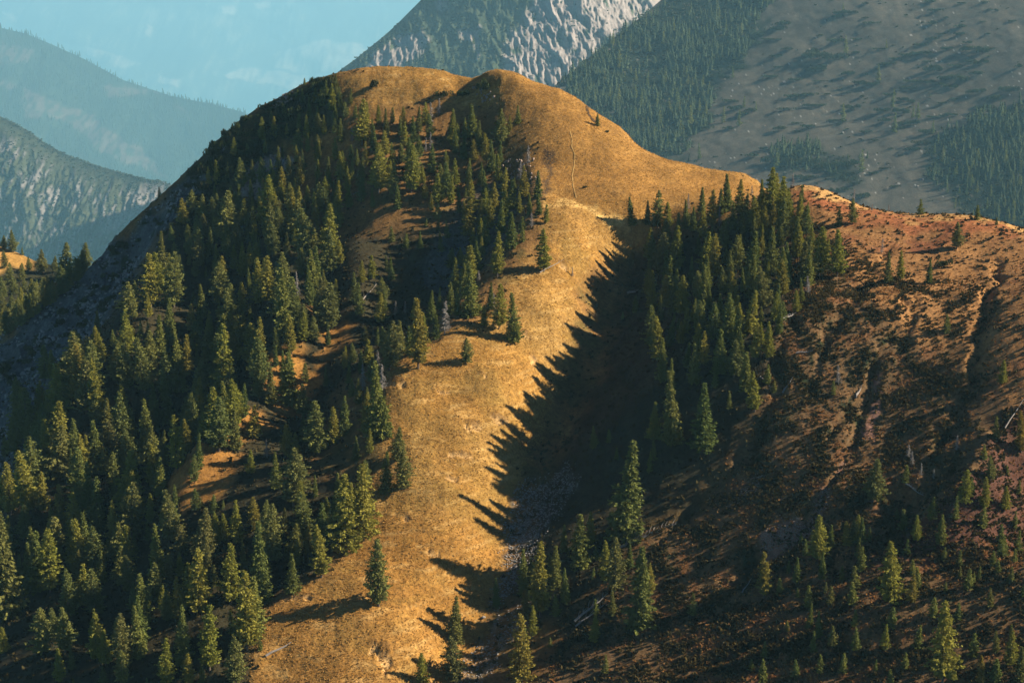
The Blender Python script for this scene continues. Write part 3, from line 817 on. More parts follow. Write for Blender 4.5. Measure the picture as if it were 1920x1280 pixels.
def dist_c(p): return p[1] * CP - p[2] * SP
def tree_px(kind, u, v, hpx, grow=1.16):
    """Plant a tree whose foot the photograph shows at (u, v), hpx pixels tall."""
    global SPOT
    if (u - 185) * (640 - 482) / (0 - 185) + 482 > v and u < 185:
        x, y, z = on_sheet(KN, u, v)
        return place_tree(kind, (x, y, z - .2), hpx * dist_c((x, y, z)) / F * grow, u, v)
    p = None
    for dv in (0, 4, 8, 14, 22):
        p = hit(u, v + dv)
        if p: break
    if p is None: return
    h = hpx * dist_c(p) / F * (grow if v > 700 or u > 1150 else 1.04)
    SPOT = np.vstack([SPOT, [p[:2]]])
    return place_tree(kind, (p[0], p[1], p[2] - .15), h, u, v)

K = {"l": "larch_tree", "s": "spruce_tree", "p": "stone_pine", "d": "dead_tree", "y": "yellow_larch"}
ZS = 2.977
LISTS = [
 ((0, 0), "1700 478 42 s;1690 590 90 l;1800 600 110 l;1850 625 150 l;1515 705 80 s;1715 775 130 l;1600 775 85 l;1480 850 80 s;1170 1060 130 l;1212 1042 145 l;890 1085 55 p;1035 1240 110 l;1105 1275 60 l;1320 1275 110 p;1385 855 55 p;1520 1200 150 l;1625 1270 220 l;1692 1262 150 p;1715 1130 95 l;1780 1165 145 l;1835 1285 160 l;1890 1285 220 l;1772 1000 110 l;1830 1005 130 l;1500 1180 80 y;1420 1275 120 l;1250 1270 100 p;1560 1270 150 l;1900 610 120 l;1660 560 60 p;1760 560 70 p"),
 ((640, 0), "115 810 250 l;180 840 140 s;208 1080 270 l;247 840 95 s;345 710 115 l;430 735 135 s;475 700 125 l;402 790 135 l;390 1075 270 l;505 960 155 l;625 825 170 l;690 775 115 s;767 815 140 s;887 800 185 l;942 735 90 l;985 690 100 s;812 910 165 l;842 955 170 l;717 985 85 s;55 1000 120 l;58 890 80 l;42 1165 125 l;175 1155 105 s;315 1165 135 l;693 1098 52 s;472 1262 44 s;906 1055 92 s;965 1085 95 s;1018 1110 180 l;1095 1105 150 l;918 1185 130 l;997 1195 125 l;1052 1195 115 s;1105 1195 115 s;830 1285 175 l;946 1285 75 s;1010 1285 75 s;1430 702 68 s;1622 1255 140 s;1708 1255 120 s;1762 1275 185 p;1820 1275 130 l;1040 920 120 d;500 690 130 d;545 640 100 d;500 840 110 d;140 690 120 l;205 700 110 l;250 760 150 l;290 690 90 p;330 760 110 l;20 660 90 p;1000 1010 120 d;120 700 90 s;740 900 120 l;880 910 120 s;60 790 90 d;375 880 100 l;470 850 90 d;1140 1250 110 l;1060 1270 90 d"),
 ((1280, 0), "490 1205 240 l;440 1160 140 s;250 1175 180 s;312 1205 180 l;105 1185 125 s;160 1275 190 l;340 1290 180 l;600 1185 120 l;560 1245 225 l;437 1245 160 l;640 1285 170 l;668 1125 85 l;945 1250 125 l;872 1255 85 p;612 1050 85 d;950 1100 85 d;1330 1185 75 p;1645 1225 70 p;1750 1255 42 l;1055 1110 42 d;1150 1160 44 d;30 1170 90 d;385 1085 50 d;205 1260 110 d;20 1275 140 s;60 1290 120 s;400 1275 160 l;500 1290 170 l;520 1150 160 l;590 1280 140 l;210 1200 130 s;280 1280 130 s;690 1250 110 l"),
 ((0, 430), "75 130 110 p;25 110 70 p;125 140 40 p;482 190 125 p;380 250 160 p;240 240 115 p;310 240 80 p;30 220 90 p;60 300 110 p;120 290 90 p;20 380 110 p;80 370 100 p;130 350 70 p;170 350 60 p;200 320 40 l;20 460 90 p;160 230 70 p;895 240 110 l;942 240 110 l;1012 255 115 l;1055 195 75 l;1112 155 165 p;1200 210 90 l;1250 285 135 l;1150 265 55 s;1355 270 180 l;1310 230 140 l;1432 205 135 l;1350 480 185 l;830 500 140 l;885 540 55 l;760 360 75 p;822 350 55 l;850 315 45 l;690 415 55 d;545 600 150 s;632 655 95 l;680 645 80 l;725 675 85 l;740 615 55 l;785 595 90 l;830 595 85 l;775 655 75 l;777 730 85 s;820 725 105 s;490 835 215 p;300 835 90 p;315 965 125 l;372 800 42 l;215 1085 200 l;130 1100 190 s;165 1185 115 p;1082 430 80 s;1070 570 155 l;1120 565 145 l;1165 585 135 l;1230 505 105 l;1300 640 220 l;1355 645 180 l;1400 515 90 s;1450 765 275 l;1240 1015 425 l;955 745 90 l;1010 900 290 s;1060 755 170 s;1170 685 185 l;935 1085 280 s;865 1060 190 l;825 1275 300 l;740 1205 190 s;600 1125 170 s;1495 410 255 l;1590 595 375 s;1770 335 240 l;1700 255 150 l;1660 380 160 d;1700 565 150 p;1830 645 130 s;1580 905 110 p;1705 855 100 p;1820 875 100 s;1690 1035 155 p;1600 1275 180 l;1650 1275 130 l;1780 1255 270 l;1690 1185 150 l;1860 1205 200 l;1490 1275 110 d;1405 1285 50 l;95 1275 75 l;180 1275 80 l;340 1285 120 l;395 1275 90 l;460 1275 110 s;630 1275 100 s;1280 520 120 s;1180 600 120 s;1420 640 120 s;1100 760 120 s;900 1240 100 s;1540 760 120 s;1620 760 90 p;1240 330 120 l;1390 330 120 s;1480 300 140 l;1280 420 90 s;1760 480 120 s;1670 480 110 l;1560 330 110 p;1800 230 120 l;1850 120 130 l;1900 200 140 l;1650 110 120 l;1600 140 120 s;1750 120 130 l;1420 100 110 l;1330 60 100 l;1200 80 100 p;1050 60 90 p;960 60 80 p"),
 ((640, 430), "610 220 120 p;672 210 110 l;650 195 75 y;870 265 255 l;785 155 115 l;1010 65 80 l;1130 235 235 l;720 485 300 s;610 475 180 s;650 475 150 s;577 585 205 d;545 445 120 s;500 525 185 l;830 445 150 s;795 545 125 l;880 555 250 l;965 625 270 l;695 745 140 l;430 775 390 l;330 700 195 l;322 640 130 y;355 465 75 d;270 785 275 l;140 650 115 p;60 750 120 p;150 765 155 l;205 770 110 d;120 900 150 d;210 1155 380 l;250 1155 210 s;160 1255 130 l;85 1285 120 s;20 1145 195 s;320 1290 170 p;1845 1205 375 s;1742 1165 185 s;1412 1215 110 l;1495 1185 65 s;1535 1285 65 s;1745 1285 110 p;240 690 150 l;205 640 100 s;110 800 130 s;170 860 130 l;230 900 150 d;200 1000 170 d;380 700 160 s;460 620 140 l;530 610 130 l;300 480 90 d;410 500 120 s;40 860 110 s;100 970 130 s;60 930 90 l;150 1010 120 s;1290 260 60 d;770 290 70 d;860 470 130 d;20 780 130 l;1570 500 40 s;1880 560 60 s;1640 460 90 s"),
 ((1280, 430), "120 425 200 s;195 180 50 s;265 285 150 s;370 315 110 s;555 375 185 l;600 235 55 l;430 155 135 l;500 165 130 l;540 95 100 l;645 165 165 l;760 265 250 l;862 265 235 l;90 135 80 s;165 65 90 l;630 465 115 l;665 405 120 s;700 355 95 d;515 515 150 l;440 525 85 s;305 645 180 s;205 805 225 s;285 825 190 l;350 905 200 l;402 1015 200 l;405 725 185 l;437 645 115 l;480 725 190 l;470 855 95 l;510 905 60 l;115 1225 330 s;1145 295 150 l;1218 285 150 l;1375 300 120 l;1530 105 130 p;1470 575 95 p;870 865 110 d;840 920 72 l;1780 865 125 l;1745 1165 115 l;1890 1245 210 y;1110 135 85 d;1530 1235 90 d;1260 1275 80 d;1680 1280 75 s;240 180 70 s;560 500 90 s;180 880 130 s;260 1000 90 s;1480 560 70 p;620 60 130 l;690 190 140 l;800 200 130 l;240 60 110 s;330 90 120 s;400 60 120 l"),
 ((0, 850), "45 910 530 l;180 750 200 l;210 770 310 l;282 775 325 l;165 335 330 l;240 330 205 l;345 445 250 l;400 160 170 s;480 335 330 s;290 490 180 l;490 630 275 s;450 480 140 l;640 525 250 l;600 570 90 s;730 375 355 l;650 280 170 l;860 200 225 l;840 390 150 l;982 285 105 l;985 400 115 l;910 425 90 p;1092 320 115 p;1190 325 90 l;1245 305 45 s;1017 570 160 p;1165 505 145 l;1210 510 165 l;1252 495 155 l;1330 510 230 l;1430 430 180 l;1485 510 225 l;1450 830 410 s;1640 290 290 l;1692 380 210 l;1540 190 180 s;1400 110 120 l;1650 570 165 p;1600 580 80 s;1720 570 155 l;1795 690 270 l;1830 430 175 l;1890 310 185 s;1632 780 205 s;1455 1095 70 s;1120 890 330 l;950 710 150 p;1010 690 130 l;1290 840 315 l;1380 1095 400 l;1000 930 225 l;905 870 130 l;1020 1070 145 p;1170 1210 335 l;1310 1290 250 p;930 1290 245 l;1060 1290 170 l;1130 1270 90 l;530 1010 135 s;575 1100 120 s;682 1110 165 p;682 1290 180 p;575 1290 95 p;330 1280 185 l;405 1200 115 s;515 660 80 s;410 1290 40 s;820 1290 40 s;110 700 130 s;50 470 120 s;80 250 100 s;200 540 110 s;390 640 110 s;560 880 100 s;760 560 110 s;830 480 90 s;1300 1000 120 s;1200 740 110 s;860 640 110 s;1590 420 110 s;1760 240 110 s"),
 ((640, 850), "245 215 205 s;342 195 205 p;125 480 400 l;30 570 410 l;208 850 345 l;866 850 150 s;630 1285 250 l;632 1050 235 l;450 1290 180 l;1110 910 380 l;1028 940 170 y;1010 1290 365 l;1250 830 190 s;1330 630 270 s;1240 545 140 s;1570 490 505 s;1525 770 280 l;1515 900 135 l;1662 975 420 l;1405 695 60 l;1720 100 105 p;1165 1075 50 s;1200 900 110 s;1060 700 110 s;1420 590 70 s"),
 ((1280, 850), "1060 270 220 p;1720 145 125 l;1232 425 105 l;752 610 250 l;915 515 130 l;942 505 130 l;967 505 150 l;1003 495 130 l;1045 485 70 l;1440 500 145 s;455 800 240 l;1162 850 330 l;960 750 115 s;1250 560 75 l;1570 280 175 l;1612 215 75 l;1690 310 165 l;1670 410 120 l;1797 320 130 l;1872 220 70 l;1852 410 85 l;1775 505 100 l;1545 695 60 l;1592 750 105 l;1625 725 60 l;1652 705 72 l;1832 715 80 l;760 1020 135 s;965 1090 115 l;1450 1290 430 l;1240 1195 85 l;1160 1300 95 l;1622 1125 115 l;1822 1185 180 l;1887 1270 185 l;1665 1300 165 y;1745 1270 130 l;1520 365 120 s;382 1205 60 s;1812 115 50 l;1280 65 80 d;1240 160 90 p;1400 140 60 d;1330 120 70 d"),
]
for (ox, oy), s in LISTS:
    for it in s.split(";"):
        a, b, c, k = it.split()
        if k == "l":
            q = random.random()
            k = "s" if q < .2 else ("p" if q < .33 else "l")
        tree_px(K[k], ox + float(a) / ZS, oy + float(b) / ZS, float(c) / ZS)

# woods filled in between
FILL = [([(40,830),(200,660),(300,520),(330,430),(560,400),(640,500),(560,600),(450,720),(330,820),(300,1000),(480,1000),(640,900),(700,800),(690,930),(640,1040),(500,1110),(470,1270),(0,1270),(0,900)], 130, (45, 105), "plsp"),
        ([(330,860),(360,700),(480,560),(620,540),(640,600),(560,740),(450,850),(340,930)], 45, (40, 95), "psl"),
        ([(420,380),(640,330),(700,240),(900,250),(960,330),(920,420),(700,380),(600,440),(440,440)], 60, (30, 62), "lsp"),
        ([(1210,450),(1500,400),(1550,520),(1480,620),(1400,700),(1230,760),(1220,640)], 75, (35, 80), "slsp"),
        ([(340,420),(480,330),(640,330),(640,400),(560,470),(420,520),(320,520)], 45, (30, 60), "slp"),
        ([(480,260),(560,190),(640,170),(700,230),(660,330),(560,330)], 26, (22, 45), "lsp"),
        ([(620,520),(760,430),(900,340),(900,440),(800,520),(700,580)], 10, (20, 45), "sp"),
        ([(60,720),(200,610),(230,640),(120,800),(0,900),(0,800)], 26, (30, 60), "lp"),
        ([(850,560),(860,440),(920,350),(985,340),(980,430),(930,520)], 16, (45, 75), "lsp"),
        ([(640,560),(700,500),(760,560),(700,640)], 6, (40, 60), "sl"),
        ([(0,515),(60,495),(175,505),(100,570),(0,640)], 60, (32, 55), "ppl"),
        ([(300,520),(420,300),(560,200),(540,270),(440,330),(350,440)], 14, (20, 40), "sl"),
        ([(1500,1000),(1920,880),(1920,1280),(1400,1280)], 52, (14, 48), "lsl"),
        ([(960,1100),(1100,1020),(1250,1000),(1300,1150),(1200,1270),(980,1270)], 14, (22, 80), "lls")]
for poly, n, (h0, h1), ks in FILL:
    us = [p[0] for p in poly]; vs_ = [p[1] for p in poly]
    done = tries = 0
    while done < n and tries < n * 30:
        tries += 1
        u = random.uniform(min(us), max(us)); v = random.uniform(min(vs_), max(vs_))
        if poly_sd(np.array([u]), np.array([v]), poly)[0] < 0: continue
        p = hit(u, v)
        if p is None: continue
        if u > 190 and len(SPOT) and ((SPOT - np.array(p[:2])) ** 2).sum(1).min() < 3.4 ** 2: continue
        tree_px(K[random.choice(ks)], u, v, random.uniform(h0, h1)); done += 1
print("TREES", len(TREES), {k: sum(t["kind"] == k for t in TREES) for k in PROTO})
# ================================================================== TREES ON THE FARTHER SLOPES
def far_tree(S, u, v, hpx, kind="conifer_tree"):
    x, y, z = on_sheet(S, u, v)
    return place_tree(kind, (x, y, z - .3), hpx * dist_c((x, y, z)) / F, u, v, True)
BT = [((640, 0), "1545 380 100;1475 470 85;1442 450 60;1705 490 80;1550 580 105;1670 600 100;1830 650 100;1870 600 110;1410 530 60;1775 720 100;1740 790 90;1820 830 85;1335 520 50;1600 700 50;740 250 45;845 180 35;565 360 60;465 360 60;1500 560 70;1630 500 60;1760 600 80;1890 760 90;1580 460 60;1380 450 60"),
      ((1280, 0), "45 690 105;95 620 75;25 440 65;280 440 65;95 880 90;155 380 55;225 690 95;315 710 95;345 600 65;520 940 115;990 960 125;895 680 105;1160 600 105;1165 740 115;1085 450 95;1300 660 90;1380 740 75;1445 910 95;1130 270 55;325 200 65;890 60 45;905 300 100;1650 690 90;1520 1170 65;1810 1230 85;125 640 70;180 360 60;410 620 50;1270 650 70;1840 1080 80;1700 1180 70;1560 800 80;1640 900 80;1720 960 90;1800 900 80;1600 1040 80;1480 1000 70;120 200 45;60 330 50")]
for (ox, oy), s in BT:
    for it in s.split(";"):
        a, b, c = map(float, it.split())
        far_tree(RM if ox == 640 and a < 900 and b < 400 else RS, ox + a / ZS, oy + b / ZS, c / ZS)
RSC = np.random.default_rng(77)
def in_poly(p, n, rng):
    us = [q[0] for q in p]; vs_ = [q[1] for q in p]; out = []
    while len(out) < n:
        u = rng.uniform(min(us), max(us), 400); v = rng.uniform(min(vs_), max(vs_), 400)
        k = poly_sd(u, v, p) > 0
        out += list(zip(u[k], v[k]))
    return out[:n]
for u, v in in_poly([(1060,160),(1140,90),(1230,20),(1340,0),(1400,100),(1330,230),(1260,300),(1130,220)], 60, RSC): far_tree(RS, u, v, RSC.uniform(12, 28))
for u, v in in_poly([(1740,260),(1800,240),(1918,200),(1918,420),(1830,415),(1770,360)], 50, RSC): far_tree(RS, u, v, RSC.uniform(12, 27))

# ---------------------------------------------------------------- dwarf pines
BUSHES = []
BP = {}
def bush(loc, w, h, group, where, stretch=1.0):
    i = random.randrange(len(BUSH))
    if i not in BP: BP[i] = (bpy.data.objects.new("dwarf_pine", None), bpy.data.objects.new("foliage", BUSH[i])); e, f = BP[i]
    else: e, f = (o.copy() for o in BP[i])
    COL.objects.link(e); COL.objects.link(f); f.parent = e
    e.location = loc; e.scale = (w / 2.9 * stretch, w / 2.9, h / .85); e.rotation_euler = (0, 0, random.gauss(0, .3))
    e["category"] = "shrub"; e["group"] = group
    BUSHES.append(dict(o=e, where=where, w=w))
    return e
SB = "905 60 130 55;860 85 70 30;1025 20 50 30;1035 120 80 35;1020 100 50 20;885 175 40 20;860 215 100 60;970 215 70 20;770 195 50 25;790 290 200 110;700 300 80 60;740 270 90 70;530 305 70 35;590 270 80 40;580 125 100 60;1400 5 90 40;1415 55 85 40;1405 118 75 45;1480 95 40 20;1560 20 50 25;1565 145 85 45;1555 180 60 40;1450 185 60 25;1405 215 90 35;1335 245 85 35;1310 290 190 50;1480 262 65 45;1640 270 180 75;1600 230 60 30;1710 190 40 20;1720 55 70 15;1690 10 60 25;1845 118 45 25;1680 125 40 15;965 290 55 30;1100 268 90 20;1180 325 60 40;1120 355 70 40;1145 345 90 30;1400 370 110 85;1525 365 80 35;1650 335 140 50;1365 340 60 30;1885 365 50 50;1730 265 60 20;930 400 90 50;1020 450 140 55;760 452 70 20;495 420 90 40;630 440 80 35;530 375 40 25;660 520 150 50;815 518 50 20;570 605 80 40;735 583 120 45;740 380 110 50;710 390 60 30;780 365 70 40;945 590 110 60;1000 530 40 30;905 515 40 15;1110 600 90 60;1210 600 110 70;1245 545 110 50;1150 525 70 40;1250 485 80 40;1270 450 80 35;1350 450 130 55;1520 420 170 80;1480 470 120 50;1660 405 100 45;1640 500 110 60;1440 575 55 25;1520 550 70 30;1480 628 110 35;1700 595 120 70;1760 540 90 60;1830 480 120 80;1130 655 90 50;1390 640 70 30;870 665 110 25;880 690 40 20;560 710 90 45;700 700 80 40;630 685 50 25;640 730 50 20;270 710 90 40;300 600 80 60;390 610 80 50;270 560 90 40;350 630 80 40;620 850 160 110;560 880 120 100;700 880 120 90;840 900 160 100;960 890 80 70;470 890 60 80;400 860 90 45;450 825 50 30;680 980 110 60;760 930 60 40;850 950 90 50;930 960 60 40;1020 730 70 30;1285 825 80 45;1320 780 90 60;1260 670 120 60;1360 720 90 60;1200 700 60 30;1210 865 30 15;1120 935 50 35;1060 960 60 30;870 1045 110 60;1000 1080 100 70;960 1020 60 40;1190 1035 60 30;1070 780 40 20;1160 825 40 20;500 1000 60 40;180 865 30 15;1640 640 100 50;1600 700 120 80;1750 700 120 70;150 640 100 50;90 700 120 70;60 480 100 60;220 420 110 60;300 370 90 70;200 320 110 60;340 300 80 60;420 230 100 50;500 215 110 30;440 180 90 40;100 540 110 40;150 480 80 40;30 580 80 50;530 155 80 50;350 210 80 50"
for it in SB.split(";"):
    a, b, c, d = map(float, it.split())
    x, y, z = on_sheet(RS, 1280 + a / ZS, (b + d * .35) / ZS)
    k = dist_c((x, y, z)) / F / ZS
    if c > 100:
        for q in range(3):
            x2, y2, z2 = on_sheet(RS, 1280 + (a + (q - 1) * c * .3) / ZS, (b + d * (.35 + .1 * random.uniform(-1, 1))) / ZS)
            bush((x2, y2, z2), c * .48 * k * 1.1, d * .40 * k, "dwarf pines dotted over the far slope", "far slope")
    else:
        bush((x, y, z), c * k * 1.1, d * .48 * k, "dwarf pines dotted over the far slope", "far slope")
NB = "(640,0) 810 500 110 70;(640,0) 190 490 80 50;(640,0) 680 535 80 40;(640,0) 560 540 90 40;(640,0) 1360 1045 28 16;(640,0) 1485 735 22 18;(1280,0) 1080 1150 110 50;(1280,430) 1450 205 90 40;(640,0) 700 840 90 55;(0,0) 1560 530 90 40;(0,0) 1610 500 70 40;(0,0) 1840 480 90 60;(0,0) 1780 510 100 60"
for it in NB.split(";"):
    g, a, b, c, d = it.split(); ox, oy = eval(g)
    p = hit(ox + float(a) / ZS, oy + float(b) / ZS + 2)
    if p:
        k = dist_c(p) / F / ZS
        bush((p[0], p[1], p[2] - .1), float(c) * k, float(d) * k, "dwarf pines on the hill", "hill")
for u, v in in_poly([(330,400),(370,310),(430,250),(500,200),(560,165),(630,145),(640,180),(600,240),(530,265),(440,350),(340,430)], 120, RSC):
    p = hit(u, v)
    if p:
        k = dist_c(p) / F
        w = RSC.uniform(16, 38) * k
        bush((p[0], p[1], p[2] - .1), w, w * RSC.uniform(.4, .6), "dwarf pines below the hill's left skyline", "left skyline")

for u, v in in_poly([(200,480),(300,390),(330,420),(280,500),(200,590),(100,680),(0,760),(0,690),(110,600)], 60, RSC):
    p = hit(u, v)
    if p:
        k = dist_c(p) / F
        w = RSC.uniform(10, 26) * k
        bush((p[0], p[1], p[2] - .1), w, w * RSC.uniform(.4, .7), "dwarf pines on the left flank", "left flank")
# ---------------------------------------------------------------- masses nobody could count
def scatter(name, P, base_V, base_F, size, rng, mat, zs=(.7, 1.3), tilt=.15, kind="stuff", aniso=None):
    """Many small plants or stones joined into one ground-cover object."""
    P = np.asarray(P, float); n = len(P); m = len(base_V[0])
    var = rng.integers(0, len(base_V), n)
    V = np.stack(base_V)[var]
    a = rng.random(n) * 6.283; c, s = np.cos(a)[:, None], np.sin(a)[:, None]
    sz = (np.asarray(size) * np.ones(n))[:, None]
    zz = rng.uniform(zs[0], zs[1], n)[:, None]
    x = (V[:, :, 0] * c - V[:, :, 1] * s) * sz; y = (V[:, :, 0] * s + V[:, :, 1] * c) * sz; z = V[:, :, 2] * sz * zz
    x = x + tilt * rng.normal(size=(n, 1)) * z; y = y + tilt * rng.normal(size=(n, 1)) * z
    W = np.stack([x + P[:, :1], y + P[:, 1:2], z + P[:, 2:]], -1).reshape(-1, 3)
    Fc = (np.stack(base_F)[var] + (np.arange(n) * m)[:, None, None]).reshape(-1, np.shape(base_F[0])[1])
    return link(bpy.data.objects.new(name, tri_mesh(name, W, Fc, [mat])), kind)

def clump(seed, n, spread, leaf, zmul):
    rng = np.random.default_rng(seed)
    q = rng.normal(size=(n, 3)); q /= np.linalg.norm(q, axis=1)[:, None]; q[:, 2] = np.abs(q[:, 2])
    P = q * spread * rng.uniform(.5, 1, (n, 1)) * np.array([1, 1, zmul])
    return sprays(rng, P, q + np.array([0, 0, .4]), np.full(n, leaf), 1.5, .4)
def tuft(seed):
    rng = np.random.default_rng(seed); V = []; Fc = []
    for k in range(3):
        a = rng.random() * 6.28; b = rng.normal(size=2) * .25; w = .22
        c = np.array([b[0], b[1], 0]); d = np.array([math.cos(a), math.sin(a), 0]) * w; t = np.array([rng.normal() * .3, rng.normal() * .3, .4 + .25 * rng.random()])
        V += [c - d, c + d, c + t]; Fc.append((3 * k, 3 * k + 1, 3 * k + 2))
    return np.array(V), np.array(Fc)
def sample_ground(weight, n, rng):
    """Random points of the near hill, drawn by weight per visible area."""
    w = (weight * (GY < 620) * (np.abs(GA) < .40)).ravel()
    i = rng.choice(len(w), n, p=w / w.sum())
    x = GX.ravel()[i] + rng.normal(size=n) * .3; y = GY.ravel()[i] + rng.normal(size=n) * .4
    return np.stack([x, y, ground(x, y)], 1)
rg = np.random.default_rng(5)
m_tuft = leaf_mat("dry_grass", (.44, .235, .058), (.60, .37, .13), .35)
m_tuft2 = leaf_mat("olive_grass", (.28, .19, .045), (.40, .26, .07), .35)
m_heath = leaf_mat("heath_leaves", (.050, .052, .018), (.125, .085, .030), .2)
m_rust = leaf_mat("rust_heath", (.22, .09, .030), (.36, .18, .060), .2)
m_moss = leaf_mat("undergrowth_leaves", (.035, .042, .016), (.075, .058, .024), .15)
m_stone = plain_mat("limestone", (.34, .31, .29), (.2, .18, .17), 1.5, .9, .6)
m_stone2 = plain_mat("warm_limestone", (.42, .31, .24), (.22, .16, .13), 1.2, .9, .6)
TU = [tuft(i) for i in range(6)]
TV, TF = [t[0] for t in TU], [t[1] for t in TU]
scatter("dry_grass", sample_ground(meadow, 36000, rg), TV, TF, rg.uniform(.25, .6, 36000), rg, m_tuft)
scatter("olive_grass", sample_ground(meadow * sstep(-.1, .35, n_mid + .4 * n_big), 9000, rg), TV, TF, rg.uniform(.25, .55, 9000), rg, m_tuft2)
CL = [clump(i, 6, .5, .6, .75) for i in range(6)]
CV, CF = [t[0] for t in CL], [t[1] for t in CL]
hz_ = np.maximum(heath, near)
scatter("heath_shrubs", sample_ground(hz_ * (.15 + sstep(-.15, .25, n_mid + .4 * n_big)), 38000, rg), CV, CF, rg.uniform(.3, 1.05, 38000), rg, m_heath)
scatter("rust_heath", sample_ground(np.maximum(hz_ * (.2 + sstep(.0, .3, -n_mid + .3 * n_big)),   .22 * topr) + .1 * lit, 19000, rg), CV, CF, rg.uniform(.25, .6, 19000), rg, m_rust)
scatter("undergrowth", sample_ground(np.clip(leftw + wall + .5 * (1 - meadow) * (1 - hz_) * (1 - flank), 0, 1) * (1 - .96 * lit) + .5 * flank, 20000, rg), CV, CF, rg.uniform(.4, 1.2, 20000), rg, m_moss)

def stone(seed, n=10):
    """An angular stone: the hull of random points."""
    rng = np.random.default_rng(seed)
    bm = bmesh.new()
    for q in rng.normal(size=(n, 3)):
        q = q / np.linalg.norm(q) * rng.uniform(.75, 1.1)
        bm.verts.new((q[0] * 1.1, q[1] * .9, q[2] * .8))
    r = bmesh.ops.convex_hull(bm, input=bm.verts)
    bmesh.ops.delete(bm, geom=[g for g in r["geom_interior"] if isinstance(g, bmesh.types.BMVert)], context='VERTS')
    bmesh.ops.triangulate(bm, faces=bm.faces)
    bm.verts.index_update()
    V = np.array([v.co[:] for v in bm.verts]); Fc = np.array([[v.index for v in f.verts] for f in bm.faces]); bm.free()
    return V, Fc
def stone_fixed(seed):
    for k in range(200):
        V, Fc = stone(seed * 1000 + k)
        if len(V) == 10 and len(Fc) == 16: return V, Fc
ST = [stone_fixed(i) for i in range(1, 9)]
SV, SF = [t[0] for t in ST], [t[1] for t in ST]
stones_w = sstep(-8, 8, poly_sd(wu, wv, STONES))
scatter("scree_stones", sample_ground(scree + .5 * stones_w + 1e-4 * leftw, 2600, rg), SV, SF, rg.uniform(.1, .36, 2600), rg, m_stone, (.6, 1))
scatter("red_rubble", sample_ground(sstep(24, 8, line_d(wu, wv, [(1515,880),(1480,905),(1440,945)])) + sstep(14, 4, line_d(wu, wv, [(1440,770),(1400,830),(1370,860)])) + sstep(11, 4, line_d(wu, wv, [(1590,735),(1530,850)])), 1500, rg), SV, SF, rg.uniform(.1, .3, 1500), rg, m_stone2, (.6, 1))

scatter("flank_rocks", sample_ground(flank * sstep(-.1, .3, n_mid + .3 * n_fin), 1600, rg), SV, SF, rg.uniform(.25, 1.1, 1600), rg, m_stone, (.7, 1.4))
# conifer masses on the far ridge, the right slope and scrub on the rock walls
def mini(seed, n):
    rng = np.random.default_rng(seed); V = []; Fc = []
    for k in range(n):
        f = k / n; r = .2 * (1 - f) ** .8 + .015; o = len(V); a0 = rng.random() * 6
        for j in range(4): V.append((math.cos(a0 + j * 1.571) * r * rng.uniform(.7, 1.25), math.sin(a0 + j * 1.571) * r * rng.uniform(.7, 1.25), f * .9 + .02))
        V.append((rng.normal() * .015, rng.normal() * .015, min(1, f * .9 + 1.4 / n)))
        Fc += [(o + j, o + (j + 1) % 4, o + 4) for j in range(4)]
    return np.array(V), np.array(Fc)
MI = [mini(i, 4) for i in range(6)]; MV, MF = [t[0] for t in MI], [t[1] for t in MI]
def sheet_points(S, w, n, rng):
    w = (w * (S["U"] > -60) * (S["U"] < 1980) * (S["V"] > -60)).ravel(); i = rng.choice(len(w), n, p=w / w.sum())
    j = 1.0
    P = np.stack([S["X"].ravel()[i], S["Y"].ravel()[i], S["Z"].ravel()[i]], 1)
    k = P[:, 1:2] / F
    P[:, 0] += (rng.random(n) - .5) * 5 * k[:, 0]; P[:, 1] += (rng.random(n) - .5) * 3 * k[:, 0]
    return P, k[:, 0]
bare = np.zeros(BR["U"].shape)
for p in BR_BARE: bare = np.maximum(bare, sstep(-4, 4, poly_sd(BR["U"] + 12 * fbm(BR["X"] / 76, BR["Z"] / 57, 3, 103), BR["V"] + 10 * fbm(BR["X"] / 76, BR["Z"] / 57, 3, 104), p)))
P, k = sheet_points(BR, 1.03 - bare, 11000, rg)
m_farscrub = leaf_mat('far_scrub_needles', (.050, .066, .030), (.085, .095, .042), .1)
m_ridge = leaf_mat("ridge_needles", (.026, .040, .022), (.045, .060, .030), 0)
scatter("ridge_forest", P, MV, MF, k * rg.uniform(5, 10, len(k)), rg, m_ridge)
wood = np.zeros(RS["U"].shape)
for p in RS_WOODS: wood = np.maximum(wood, sstep(-9, 9, poly_sd(RS["U"] + 44 * fbm(RS["X"] / 59, RS["Y"] / 59, 3, 85), RS["V"] + 35 * fbm(RS["X"] / 59, RS["Y"] / 59, 3, 86), p)))
P, k = sheet_points(RS, wood * sstep(-.35, .3, fbm(RS['X'] / 90, RS['Y'] / 120, 3, 141)), 2600, rg)
scatter("slope_forest", P, MV, MF, k * rg.uniform(7, 24, len(k)) , rg, m_ridge)
P, k = sheet_points(RS, wood + .03, 5200, rg)
scatter("slope_scrub", P, CV, CF, k * rg.uniform(3, 8, len(k)), rg, m_farscrub, (.5, .8))
P, k = sheet_points(RS, (1 - wood) * sstep(.1, .5, fbm(RS["X"] / 50, RS["Y"] / 80, 2, 90)) ** 3, 260, rg)
scatter("slope_stones", P, SV, SF, k * rg.uniform(.3, .7, len(k)), rg, m_stone, (.6, 1))
vegc = sstep(.0, .25, fbm(LC["X"] / 19, LC["Z"] / 29, 4, 95))
P, k = sheet_points(LC, .15 + vegc + 1.5 * sstep(14, 0, LC["V"] - LC["V"][0]), 5200, rg)
scatter("cliff_scrub", P, CV, CF, k * rg.uniform(2, 5, len(k)), rg, m_farscrub, (.5, .9))
rk = np.zeros(RM["U"].shape)
